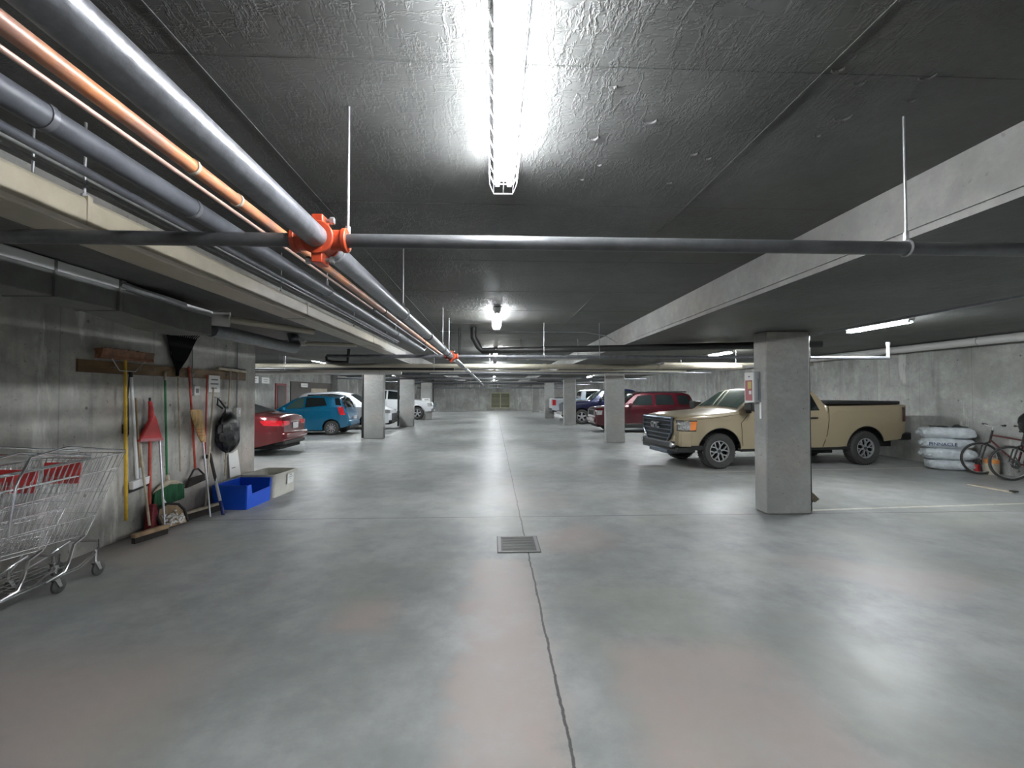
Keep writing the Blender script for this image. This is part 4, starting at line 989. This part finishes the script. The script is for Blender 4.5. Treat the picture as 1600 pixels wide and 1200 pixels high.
# 6 black leaf rake hung head up
o = tool('leaf_rake', 'black fan-shaped rake hung head up above the pale handle, left wall', 'rake', (XW+.05, 6.2, .63))
stick(o, (XW+.05, 6.24, .62), (XW+.05, 6.16, 1.95), .011, M['palewood'])
b = MB(); n = 15
for k in range(n):
    t = k/(n-1)-.5; b.tube([(XW+.05, 6.15, 1.92), (XW+.06, 6.17+t*.30, 2.12), (XW+.09, 6.18+t*.58, 2.42), (XW+.12, 6.18+t*.60, 2.45)], .006, 5)
b.tube([(XW+.062, 6.02, 2.14), (XW+.062, 6.33, 2.14)], .008, 6); b.cyl((XW+.05, 6.15, 1.88), (XW+.05, 6.155, 2.0), .02, n=10)
b.prism([(XW+.058, 6.06, 2.08), (XW+.058, 6.28, 2.08), (XW+.085, 6.47, 2.40), (XW+.085, 5.89, 2.40)], (1, 0, 0), .006)
b.build('rake_head', M['rakeplastic'], o)
# 7 red handled broom with black angled head
o = tool('broom', 'broom on a red handle with a dark fan head behind the corn broom', 'broom', (XW+.07, 6.5, .38))
stick(o, (XW+.07, 6.51, .60), (XW+.04, 6.39, 2.02), .014, M['redh'])
b = MB(); b.prism([(XW+.05, 6.30, .38), (XW+.05, 6.78, .42), (XW+.05, 6.74, .50), (XW+.05, 6.40, .50)], (1, 0, 0), .05); b.build('bristles', M['bristle'], o, bevel=.012)
MB().tube([(XW+.075, 6.37, .49), (XW+.075, 6.47, .60), (XW+.075, 6.56, .60), (XW+.075, 6.69, .50)], .012, 8).build('head_frame', M['black'], o)
# 8 corn broom upside down
o = tool('corn_broom', 'straw corn broom standing upside down with its bristles up and a silver handle', 'broom', (-3.78, 6.3, 0))
stick(o, (-3.78, 6.28, .0), (XW+.14, 6.55, 1.0), .012, M['alu'])
rows = []
for t, w_, d_ in ((0, .035, .03), (.08, .075, .035), (.2, .095, .035), (.32, .115, .035), (.42, .13, .035), (.47, .12, .03)):
    cz = .98+t; cy = 6.555-.24*t; rows.append([(XW+.14-.05*t+d_*math.sin(a*.4363*2), cy+w_*math.cos(a*.4363*2), cz+.02*math.cos(a*.87)*(t > .4)) for a in range(8)])
b = MB(); b.grid([[Vector((XW+.14-.05*r_[0]+r_[2]*math.sin(2*math.pi*a/14), 6.56-.30*r_[0]+r_[1]*math.cos(2*math.pi*a/14), .97+r_[0])) for a in range(14)] for r_ in ((0, .03, .028), (.08, .07, .034), (.2, .09, .034), (.32, .11, .034), (.42, .12, .034), (.46, .10, .02), (.465, .01, .004))], closed=True)
b.build('straw', M['straw'], o)
for zz in (.10, .145, .19): 
    yy = 6.56-.30*zz; ww = .072+zz*.1
    MB().tube([(XW+.14-.05*zz+.037*math.sin(2*math.pi*a/16), yy+ww*math.cos(2*math.pi*a/16), .97+zz) for a in range(16)], .003, 5, closed=True).build('stitching', M['redpl'], o)
# 9 thin red handle with black hook head
o = tool('hoe', 'thin red handle with a small dark head hanging right of the corn broom', 'hoe', (XW+.04, 6.78, .74))
stick(o, (XW+.04, 6.77, .76), (XW+.04, 6.79, 1.92), .011, M['redh']); head_block(o, (XW+.06, 6.79, .74), .12, .05, .06, M['black'])
# 10 snow brush leaning
o = tool('snow_brush', 'snow brush leaning head up, white pole and dark blue grip on the floor', 'brush', (-3.65, 6.33, 0))
P0, P1 = Vector((-3.64, 6.33, .02)), Vector((XW+.10, 6.76, .80))
dd = (P1-P0)
MB().cyl(P0, P0+dd*.20, .024, .021, n=12).build('grip', M['bluegrip'], o)
MB().cyl(P0+dd*.2, P0+dd*.55, .02, n=12).build('pole', M['whiteh'], o); MB().cyl(P0+dd*.55, P0+dd*1.0, .016, n=12).build('upper_pole', M['black'], o)
b = MB(); 
for k in range(26):
    c = P0+dd*(.60+.38*k/25); b.cyl(c+Vector((.02, 0, 0)), c+Vector((.05, -.07, -.05)), .010, .008, n=5)
b.build('bristles', M['bristle'], o)
# 11 wide black push broom on the floor
o = tool('push_broom', 'wide black-bristled push broom on the floor left of the blue bin', 'broom', (-3.95, 6.3, 0))
mtx = Matrix.Rotation(-.22, 3, 'Z')
MB().obox((-3.93, 6.35, .10), .06, .56, .035, mtx).build('head', M['palewood'], o, bevel=.008); MB().obox((-3.93, 6.35, .042), .055, .56, .083, mtx).build('bristles', M['bristle'], o)
stick(o, (-3.92, 6.40, .11), (XW+.04, 6.95, 1.74), .012, M['palewood'])
# 12 black bag
o = tool('bin_liner_bag', 'black plastic bag hanging by its neck from the tool rail', 'bag', (XW+.12, 7.18, .75))
b = MB(); rows = []
for k in range(17):
    t = k/16; z = .75+.70*t
    r_ = (.05, .14, .19, .22, .235, .24, .24, .235, .23, .225, .215, .20, .17, .12, .07, .045, .03)[k]
    rows.append([(XW+.125+.50*r_*math.cos(2*math.pi*a/22)*(1+.12*math.sin(a*2.3+k*.7)), 7.19-.12*max(0, t-.75)*2+r_*math.sin(2*math.pi*a/22)*(1+.10*math.sin(a*3.1+k)), z+.012*math.sin(a*1.9)) for a in range(22)])
b.grid(rows, closed=True); b.add(rows[0], [tuple(range(22))]); b.build('sack', M['blackbag'], o)
MB().tube([(XW+.12, 7.13, 1.42), (XW+.08, 7.07, 1.52), (XW+.05, 7.04, 1.58), (XW+.05, 7.03, 1.48), (XW+.10, 7.08, 1.42)], .014, 7).build('neck_loop', M['blackbag'], o)
o = tool('wall_hook', 'small hook above the black bag', 'hook', (XW, 7.04, 1.6)); MB().tube([(XW, 7.04, 1.60), (XW+.07, 7.04, 1.57), (XW+.08, 7.04, 1.60)], .006, 6).build('hook_wire', M['steel'], o)
# 13 T squeegee hung up
o = tool('floor_squeegee', 'wide pale T-shaped squeegee hung head up at the right end of the rail', 'squeegee', (XW+.06, 7.3, .38))
stick(o, (XW+.05, 7.24, .38), (XW+.06, 7.34, 2.0), .012, M['palewood']); head_block(o, (XW+.08, 7.35, 2.02), .78, .04, .05, M['palewood'], tilt=-.02); head_block(o, (XW+.085, 7.35, 2.045), .76, .02, .015, M['black'], 'rubber_strip')
# 14 conduits with boxes and sign
o = thing('switch_box', 'small grey switch box on a conduit near the left wall end', 'electrical box', (XW, 7.6, 1.3))
MB().box(XW, XW+.06, 7.53, 7.66, 1.27, 1.42).build('box', M['white'], o, bevel=.006); MB().tube([(XW+.025, 7.6, 1.42), (XW+.025, 7.6, 2.83)], .0105, 8).build('conduit', M['steel'], o)
MB().box(XW+.06, XW+.07, 7.575, 7.615, 1.32, 1.38).build('switch', M['paper'], o)
o = thing('socket_box', 'small white socket box on a thin conduit above the corn broom', 'electrical box', (XW, 6.53, 1.65))
MB().box(XW, XW+.05, 6.50, 6.62, 1.62, 1.76).build('box', M['white'], o, bevel=.005); MB().tube([(XW+.02, 6.50, 1.76), (XW+.02, 6.48, 2.83)], .009, 8).build('conduit', M['steel'], o)
MB().box(XW+.05, XW+.053, 6.53, 6.59, 1.66, 1.72).build('face_plate', M['ink'], o)
def notice(label, root_loc, box, axis, lines, tilt=None):
    o = thing('paper_notice', label, 'notice', root_loc)
    MB().box(*box).build('sheet', M['paper'], o)
    x0, x1, y0, y1, z0, z1 = box
    for k, (a, c) in enumerate(lines):
        z = z1-(z1-z0)*(k+1)/(len(lines)+1); h = (z1-z0)*.035
        if axis == 'x': MB().box(x1, x1+.002, y0+(y1-y0)*a, y0+(y1-y0)*c, z-h, z+h).build('print_line', M['ink'], o)
        else: MB().box(x0+(x1-x0)*a, x0+(x1-x0)*c, y0-.002, y0, z-h, z+h).build('print_line', M['ink'], o)
    return o
notice('curled white notice pinned at the rail between the red handle and the squeegee', (XW, 7., 1.7), (XW+.024, XW+.03, 6.85, 7.12, 1.67, 1.92), 'x', [(.2, .8), (.15, .85), (.2, .7)])
o = tool('handwritten_card', 'tall white card leaning on the wall above the pale tote', 'card', (XW+.03, 7.5, .30))
MB().prism([(XW+.06, 7.36, .32), (XW+.06, 7.66, .32), (XW+.015, 7.64, .74), (XW+.015, 7.50, .70), (XW+.02, 7.38, .70)], (1, 0, 0), .006).build('sheet', M['paper'], o)
for k, (a, c) in enumerate(((.1, .5), (.5, .8), (.2, .6), (.4, .8))): MB().box(XW+.045-.011*k, XW+.052-.011*k, 7.4+.25*a, 7.4+.25*c, .46+.06*k, .472+.06*k).build('scribble', M['ink'], o)
# dustpan with scraps
o = tool('dustpan', 'metal dustpan on the floor leaning at the wall, holding white scraps', 'dustpan', (-3.95, 5.83, 0))
up_ = Vector((-.45, .12, .88)).normalized(); rt_ = Vector((.26, .96, 0)).normalized(); c0 = Vector((-3.93, 5.82, .02)); nrm = rt_.cross(up_)
prof = [(-.165, 0), (.165, 0), (.175, .16), (.13, .25), (0, .29), (-.13, .25), (-.175, .16)]
b = MB(); b.prism([c0+rt_*a+up_*c for a, c in prof], nrm, .012); b.build('pan', M['wood'], o)
MB().tube([c0+rt_*a+up_*c+nrm*.02 for a, c in prof[1:]+[prof[0]]], .016, 7).build('pan_edge', M['black'], o)
MB().cyl(c0+up_*.28, c0+up_*.42-rt_*.03, .014, n=10).build('handle', M['whiteh'], o)
b = MB()
for k in range(60):
    p = c0+rt_*rr.uniform(-.13, .13)+up_*(.02+rr.random()**1.3*.16)+nrm*(.02+.02*rr.random()); s_ = rr.uniform(.012, .026)
    q = Matrix.Rotation(rr.uniform(0, 3), 3, 'X') @ Matrix.Rotation(rr.uniform(0, 3), 3, 'Y'); b.obox(p, s_*1.6, s_*1.3, s_*.5, q)
sb = b.build('paper_scraps', M['scrap'], None, smooth=False); tag(sb, 'heap of small white paper scraps lying in the metal dustpan', 'scraps', kind='stuff')
# bins
def tub(o, c, L_, W_, H_, mtx, m, notch=False, name='shell', t=.006, flare=.92):
    """open tapered tub with a rolled rim; L along local y, W along local x; optional lowered front"""
    c = Vector(c); b = MB(); k = 8
    def loop(sx, sy, z, r_=.05):
        pts = []
        for (qx, qy, a0) in ((1, 1, 0), (-1, 1, 90), (-1, -1, 180), (1, -1, 270)):
            for i in range(5):
                a = R(a0+90*i/4); pts.append((qx*(sx-r_)+r_*math.cos(a), qy*(sy-r_)+r_*math.sin(a), z))
        return pts
    def zz(x, y, z):
        return z
    W2, L2 = W_/2, L_/2
    outer = [loop(W2*flare, L2*flare, 0), loop(W2*(flare+.02), L2*(flare+.02), H_*.5), loop(W2, L2, H_), loop(W2+.012, L2+.012, H_), loop(W2+.012, L2+.012, H_-.03)]
    inner = [loop(W2, L2, H_), loop(W2-t, L2-t, H_), loop(W2*flare-t, L2*flare-t, .012)]
    def low(pts):
        out = []
        for x, y, z in pts:
            if notch and x > W2*.6 and abs(y) < L2*.86 and z > H_*.5: z = z-H_*.34
            out.append(c+mtx @ Vector((x, y, z)))
        return out
    b.grid([low(p) for p in outer[:4]], closed=True); b.grid([low(p) for p in inner], closed=True)
    b.grid([low(p) for p in outer[3:]], closed=True)
    b.add(low(outer[0]), [tuple(range(20))]); b.add(low(inner[2]), [tuple(range(20))])
    return b.build(name, m, o)
bb = thing('recycling_bin', 'bright blue plastic recycling box with a cut-down front', 'bin', (-3.75, 6.97, 0))
mtx = Matrix.Rotation(R(-3), 3, 'Z')
def bluebin(o):
    b = MB(); c = Vector((-3.72, 6.96, 0))
    W2, L2, H_, t = .23, .30, .34, .008
    def wall(p, q, h0, h1, hp=0):
        p, q = Vector(p), Vector(q); n_ = (q-p).cross(Vector((0, 0, 1))).normalized()
        b.prism([c+mtx@Vector(v) for v in ((p.x, p.y, 0), (q.x, q.y, 0), (q.x*1.06, q.y*1.06, h1), (p.x*1.06, p.y*1.06, h0))], mtx@n_, t)
    wall((-W2, -L2, 0), (W2, -L2, 0), H_, H_); wall((W2, L2, 0), (-W2, L2, 0), H_, H_); wall((-W2, L2, 0), (-W2, -L2, 0), H_, H_)
    # aisle side with the low middle
    f = [(W2, -L2, 0), (W2, L2, 0), (W2*1.06, L2*1.06, H_), (W2*1.05, L2*.94, H_), (W2*1.04, L2*.90, H_*.64), (W2*1.04, -L2*.62, H_*.60), (W2*1.05, -L2*.72, H_), (W2*1.06, -L2*1.06, H_)]
    b.prism([c+mtx@Vector(v) for v in f], mtx@Vector((1, 0, 0)), t)
    b.obox(c+Vector((0, 0, .006)), 2*W2, 2*L2, .012, mtx)
    b.build('shell', M['blue'], o)
    for y0_, x0_, x1_ in ((-L2*1.06, -W2*1.06, W2*1.06), (L2*1.06, -W2*1.06, W2*1.06)):
        MB().tube([c+mtx@Vector((x0_, y0_, H_)), c+mtx@Vector((x1_, y0_, H_))], .010, 8).build('rim', M['blue'], o)
    MB().tube([c+mtx@Vector((-W2*1.06, -L2*1.06, H_)), c+mtx@Vector((-W2*1.06, L2*1.06, H_))], .010, 8).build('rim', M['blue'], o)
bluebin(bb)
tt = thing('storage_tote', 'grey-white plastic tote with a small white label behind the blue box', 'tote', (-3.7, 7.72, 0))
mtx = Matrix.Rotation(R(-4), 3, 'Z'); tub(tt, (-3.68, 7.70, 0), .72, .54, .37, mtx, M['tote'])
cc = Vector((-3.68, 7.70, 0)); lb_ = MB(); f = [(.272, .02, .16), (.272, .22, .16), (.28, .22, .32), (.28, .02, .32)]
lb_.prism([cc+mtx@Vector(v) for v in f], mtx@Vector((1, 0, 0)), .002); lb_ = lb_.build('label', M['paper'], tt)
for k, (a, c_) in enumerate(((.09, .16), (.05, .20), (.09, .15), (.05, .19))): MB().obox(cc+mtx@Vector((.2795-.0018*k, (a+c_)/2, .295-.033*k)), .003, c_-a, .009, mtx).build('print_line', M['ink'], tt)

# ------------------------------------------------------------ nested shopping carts
def cart(label, y0, flap, grp):
    o = thing('shopping_cart', label, 'shopping cart', (-3.78, y0, 0), 0, group=grp)
    X = lambda s, y, z: (s, y, z)     # local: x across, y along towards the nose, z up
    wb, wt, nb, nt_ = .23, .27, .17, .21        # half widths rear bottom/top, nose bottom/top
    zb0, zb1, zt0, zt1 = .50, .40, 1.04, 1.08; yb1, yt1 = .62, .98
    yr = -.52
    def pt(s, u, v):      # s -1..1 across, u 0..1 along, v 0..1 height
        w_ = (wb+(nb-wb)*u)*(1-v)+(wt+(nt_-wt)*u)*v; y = yr+u*((yb1-yr)*(1-v)+(yt1-yr)*v); z = (zb0+(zb1-zb0)*u)*(1-v)+(zt0+(zt1-zt0)*u)*v
        return (s*w_, y, z)
    def add(name, m, fn):
        b = MB(); fn(b); return b.build(name, m, o, world=False)
    def basket(b):
        for s in (-1, 1):
            for v in (.0, .22, .42, .60, .80): b.tube([pt(s, 0, v), pt(s, 1, v)], .0044, 6)
            for k in range(26): u = (k+.5)/26; b.tube([pt(s, u, 0), pt(s, u, 1)], .0023, 5)
        for k in range(9): s = -1+2*k/8; b.tube([pt(s, 1, 1), pt(s, 1, 0), pt(s, 0, 0)], .0028, 5)
        for v in (.25, .5, .75): b.tube([pt(-1, 1, v), pt(1, 1, v)], .0026, 5)
        for k in range(12): u = (k+.5)/12; b.tube([pt(-1, u, 0), pt(1, u, 0)], .003, 5)
    add('basket', M['chrome'], basket)
    add('top_rim', M['chrome'], lambda b: b.tube([pt(-1, 0, 1), pt(-1, .6, 1.0), pt(-1, 1, 1), pt(1, 1, 1), pt(1, 0, 1)], .0065, 8))
    add('handle_frame', M['chrome'], lambda b: b.tube([(.27, -.14, .60), (.278, -.10, .97), (.28, .0, 1.165), (.275, .30, 1.21), (.215, .97, 1.10)], .009, 8))
    add('handle_frame', M['chrome'], lambda b: b.tube([(-.27, -.14, .60), (-.278, -.10, .97), (-.28, .0, 1.165), (-.275, .30, 1.21), (-.215, .97, 1.10)], .009, 8))
    add('handle', M['redpl'], lambda b: b.tube([(-.27, -.56, 1.1), (.27, -.56, 1.1)], .015, 10))
    def seat(b):
        for k in range(11): s = -.22+.044*k; b.tube([(s, .52, 1.07), (s, .46, .80)], .003, 5)
        for z, y in ((1.07, .52), (.93, .49), (.80, .46)): b.tube([(-.24, y, z), (.24, y, z)], .003, 5)
    add('child_seat', M['chrome'], seat)
    if flap: add('seat_flap', M['redpl'], lambda b: b.obox((.06, .50, .965), .30, .012, .18, Matrix.Rotation(-.1, 3, 'X')))
    def nose(b):
        for s in (-.7, 0, .7): b.tube([pt(s, 1, 1), (s*.2, yt1+.05, 1.02)], .003, 5)
    def base(b):
        r_ = .0125
        b.tube([(-.24, -.65, .19), (-.24, -.5, .15), (-.21, .50, .15), (-.19, .66, .20), (-.17, .74, .245), (-.12, .80, .29), (.12, .80, .29), (.17, .74, .245), (.19, .66, .20), (.21, .50, .15), (.24, -.5, .15), (.24, -.65, .19)], r_, 8)
        b.tube([(-.24, -.55, .16), (-.24, -.56, .5), (-.27, -.56, 1.1)], r_, 8); b.tube([(.24, -.55, .16), (.24, -.56, .5), (.27, -.56, 1.1)], r_, 8)
        for s in (-1, 1): b.tube([(s*.235, .18, .15), (s*.22, .36, .17), (s*.205, .42, .24), (s*.195, .47, .36), (s*.19, .58, .40)], r_, 8)
        for y in (-.4, -.2, .0, .2, .34, .44): b.tube([(-.22, y, .17), (.22, y, .17)], .004, 6)
        for x in (-.12, -.04, .04, .12): b.tube([(x, -.5, .172), (x*.9, .48, .172)], .0035, 5)
    add('base_frame', M['chrome'], base)
    for s in (-1, 1):
        for y in (-.52, .70):
            x = s*(.235 if y < .1 else .185); zc = .062
            b = MB(); b.cyl((x, y, .125), (x, y, .17 if y < .1 else .24), .012, n=10); b.box(x-.022, x+.022, y-.02, y+.02, .118, .128)
            for q in (-.021, .018): b.prism([(x+q, y-.02, .125), (x+q, y+.02, .125), (x+q, y+.045, .055), (x+q, y+.02, .05)], (1, 0, 0), .003)
            cst = b.build('caster_fork', M['chrome'], o, world=False)
            b = MB(); b.lathe([(.018, -.015), (.052, -.015), (.062, -.009), (.062, .009), (.052, .015), (.018, .015), (.018, -.015)], 24, (x, y+.03, zc), (1, 0, 0))
            b.build('caster_wheel', M['cast'], cst, world=False)
    return o
cart('front chrome shopping cart of the nested pair, red flap in its child seat', 3.60, True, 'nested shopping carts')
cart('rear chrome shopping cart, pushed into the first from the left edge', 3.22, True, 'nested shopping carts')

# ------------------------------------------------------------ right wall: sacks, bikes, bag, jug
def sack(label, c, L_, H_, D_, ang, text=None, seed=0, twist=True):
    r0 = random.Random(seed); o = thing('filled_sack', label, 'sack', (c[0], c[1], c[2]), R(ang), group='stacked white sacks')
    b = MB(); rows = []; nn = 60; mm = 40
    from mathutils import noise as mn
    for i in range(nn+1):
        t = i/nn; e = max(.10, (4*t*(1-t))**.17); x = (t-.5)*L_; row = []
        for j in range(mm):
            a = 2*math.pi*j/mm; ca, sa = math.cos(a), math.sin(a)
            y = math.copysign(abs(ca)**.8, ca)*D_/2*(.45+.55*e); z = H_/2+math.copysign(abs(sa)**.7, sa)*H_/2*e
            n_ = mn.noise(Vector((x*5+seed*3, y*7, z*9)))*.030+abs(mn.noise(Vector((x*11+seed, y*13+z*10, z*5))))*.028-.01
            en = 1+1.2*(abs(t-.5)*2)**4
            row.append((x+.03*mn.noise(Vector((z*14, y*9, seed))), y+ca*n_*en, max(.003, z+(sa*n_*.7 if sa > 0 else sa*n_*.3))))
        rows.append(row)
    b.grid(rows, closed=True); b.add(rows[0], [tuple(range(mm))]); b.add(rows[-1], [tuple(range(mm))])
    b.build('sack_body', M['bagplastic'], o, world=False)
    if twist:
        b = MB(); x = -L_/2
        b.lathe([(.02, .0), (.045, .02), (.03, -.03), (.05, -.06), (.02, -.085)], 9, (x+.02, 0, H_*.5), (1, .1, .1)); b.build('gathered_end', M['bagplastic'], o, world=False)
    if text:
        lt = lettering('print', text, .10, M['bagtext'], o, (-.12, -D_/2-.022, H_*.45), (R(90), 0, 0), .004); lt['label'] = 'dark blue lettering'
    return o
SA = -30
sack('bottom white sack of the stack by the right wall', (9.86, 9.50, 0), .78, .24, .42, SA, seed=1, twist=False)
sack('second white sack from the floor in the stack', (9.84, 9.50, .215), .86, .27, .46, SA, seed=5)
sack('third white sack from the floor, printed with dark blue letters', (9.83, 9.52, .455), .82, .24, .44, SA, 'PINNACLE', seed=9)
sack('topmost white sack with faint grey printing', (9.83, 9.52, .67), .90, .26, .44, SA, seed=13)
o = thing('dark_tarpaulin', 'dark folded sheet lying on top of the sack stack', 'tarpaulin', (9.90, 9.56, .93), R(SA))
b = MB(); b.grid([[(-.30+.62*i/10, -.13+.26*j/6, .005+.016*math.sin(i*1.7+j)*math.sin(j*1.1)+(.035 if 6 < i < 9 and 2 < j < 5 else 0)) for j in range(7)] for i in range(11)])
b.grid([[(-.30+.62*i/10, -.13+.26*j/6, 0.0) for j in range(7)] for i in range(11)]); b.build('folded_sheet', mat('dark_green_sheet', (.03, .045, .035), .7), o, world=False)
def bike(label, c, yaw_, frame_m, steer, seed=0):
    """front wheel at c; frame runs along local +x from the front hub"""
    o = thing('bicycle', label, 'bicycle', (c[0], c[1], 0), yaw_); r_ = .33
    def whl(name, cx, rot):
        mt = Matrix.Rotation(rot, 3, 'Z'); cen = Vector((cx, 0, r_))
        T_ = lambda a, q=0., k=1.: cen+mt@Vector((math.cos(a)*(r_-.022)*k, q, math.sin(a)*(r_-.022)*k))
        b = MB(); b.tube([T_(2*math.pi*i/40) for i in range(40)], .022, 8, closed=True); w_ = b.build(name, M['rubber'], o, world=False)
        b = MB(); b.tube([T_(2*math.pi*i/40, 0, .92) for i in range(40)], .009, 6, closed=True); b.build('rim', M['alu'], w_, world=False)
        b = MB()
        for i in range(24): b.tube([cen+mt@Vector((0, (.02 if i % 2 else -.02), 0)), T_(2*math.pi*i/24, 0, .92)], .0012, 4)
        b.cyl(cen+mt@Vector((0, -.045, 0)), cen+mt@Vector((0, .045, 0)), .018, n=10)
        b.build('spokes', M['steel'], w_, world=False)
    whl('front_wheel', 0, steer); whl('rear_wheel', 1.04, 0)
    hd = Vector((.23, 0, .82)); bt = Vector((.23, 0, .82))
    mt = Matrix.Rotation(steer, 3, 'Z')
    b = MB()
    for s in (-1, 1): b.tube([mt@Vector((0, s*.05, 0))+Vector((0, 0, r_)), mt@Vector((.08, s*.055, 0))+Vector((0, 0, .62)), Vector((.17, 0, .68))], .013, 8)
    b.tube([(.17, 0, .66), (.23, 0, .92)], .018, 8); b.build('fork', M['black'], o, world=False)
    b = MB(); F_ = lambda *p: b.tube([Vector(q) for q in p], .016, 8)
    F_((.19, 0, .72), (.62, 0, .30)); F_((.21, 0, .82), (.74, 0, .76)); F_((.62, 0, .30), (.76, 0, .86)); F_((.62, 0, .30), (1.04, .06, r_)); F_((.62, 0, .30), (1.04, -.06, r_)); F_((.74, 0, .76), (1.04, .06, r_)); F_((.74, 0, .76), (1.04, -.06, r_))
    b.build('frame', frame_m, o, world=False)
    b = MB(); c_ = Vector((.25, 0, 1.0)); b.tube([Vector((.23, 0, .90)), c_], .013, 8); b.tube([c_+mt@Vector((.0, -.29, .03)), c_+mt@Vector((-.02, -.1, 0)), c_+mt@Vector((-.02, .1, 0)), c_+mt@Vector((0, .29, .03))], .012, 8)
    b.build('handlebar', M['alu'], o, world=False)
    for s in (-1, 1): MB().cyl(c_+mt@Vector((0, s*.19, .02)), c_+mt@Vector((0, s*.30, .032)), .018, n=10).build('grip', M['black'], o, world=False)
    b = MB(); b.tube([(.66, 0, .93), (.74, 0, .95), (.90, 0, .97)], .05, 8, rs=[.02, .035, .065]); b.build('saddle', M['black'], o, world=False)
    b = MB(); b.lathe([(.085, -.003), (.085, .003), (.03, .003), (.03, -.003), (.085, -.003)], 28, (.62, -.05, .30), (0, 1, 0)); b.tube([(.54, .07, .43), (.62, .06, .30), (.62, -.06, .30), (.70, -.07, .17), (.70, -.12, .17)], .009, 6); b.build('crankset', M['cast'], o, world=False)
    return o
bike('dark bicycle at the right edge with its front wheel facing the aisle', (9.80, 8.27), R(-84), M['black'], R(62))
bike('second bicycle, its wheel showing between the sacks and the jug', (9.93, 8.93), R(-84), mat('dark_red_bike_frame', (.07, .008, .008), .35, coat=.5), R(66))
o = thing('shoulder_bag', 'black bag hung over the handlebar of the bicycle at the right edge', 'bag', (9.82, 7.93, .88))
b = MB(); rows = []
for k in range(9):
    t = k/8; r_ = (.02, .13, .18, .20, .21, .20, .17, .12, .05)[k]
    rows.append([(9.82+r_*1.2*math.cos(2*math.pi*a/16)*(1+.1*math.sin(a*2+k)), 7.93+.5*r_*math.sin(2*math.pi*a/16), .88+.44*t+.02*math.sin(a)) for a in range(16)])
b.grid(rows, closed=True); b.add(rows[-1], [tuple(range(16))]); b.build('bag_body', M['blackbag'], o)
MB().tube([(9.76, 7.93, 1.28), (9.82, 7.95, 1.38), (9.90, 7.93, 1.28)], .012, 6).build('strap', M['black'], o)
o = thing('plastic_jug', 'cream jug with an orange label and red cap behind the bicycle wheel', 'jug', (10.16, 8.92, 0))
b = MB(); b.lathe([(.001, 0), (.11, 0), (.12, .02), (.12, .26), (.10, .31), (.05, .34), (.035, .36)], 20, (10.16, 8.92, 0), (0, 0, 1)); b.build('jug_body', M['cream'], o)
MB().lathe([(.122, .23), (.122, .30), (.10, .32)], 20, (10.16, 8.92, 0), (0, 0, 1)).build('label', M['orangelab'], o)
MB().cyl((10.16, 8.92, .345), (10.16, 8.92, .385), .042, n=16).build('cap', M['redpl'], o)
o = thing('red_container', 'small red container on the floor inside the bicycle wheel', 'container', (10.14, 9.18, 0))
MB().box(10.10, 10.18, 9.14, 9.22, 0, .17).build('body', M['redpl'], o, bevel=.015); MB().cyl((10.14, 9.18, .17), (10.14, 9.18, .21), .025, n=12).build('spout', M['black'], o)
o = thing('wood_batten', 'pale flat batten with a black end lying on the floor of the right bay', 'batten', (8.6, 7.6, 0))
MB().prism([(8.56, 7.92, .0), (8.62, 7.93, 0), (8.68, 7.27, 0), (8.62, 7.26, 0)], (0, 0, 1), .016).build('strip', M['palewood'], o); MB().prism([(8.615, 7.30, .016), (8.685, 7.30, .016), (8.69, 7.22, .016), (8.62, 7.22, .016)], (0, 0, 1), .02).build('end_cap', M['black'], o)
notice('white notice sheet on the farthest left column', (-4.3, 29.3, 1.), (-4.55, -4.05, 29.285, 29.3, .62, 1.36), 'y', [(.3, .8), (.1, .9), (.1, .9), (.1, .85), (.1, .9), (.1, .7)])
notice('left small notice on the left bay wall beside the red door frame', (XL, 20.6, 2.1), (XL, XL+.02, 20.3, 20.95, 2.12, 2.42), 'x', [(.2, .8), (.3, .7)])
notice('right small notice on the left bay wall beside the red door frame', (XL, 21.5, 2.1), (XL, XL+.02, 21.25, 21.95, 2.12, 2.40), 'x', [(.2, .8), (.3, .7)])
notice('white stall sign above the dark door of the left bay', (XL, 26., 2.0), (XL+.08, XL+.10, 25.3, 26.2, 2.0, 2.22), 'x', [(.15, .85)])
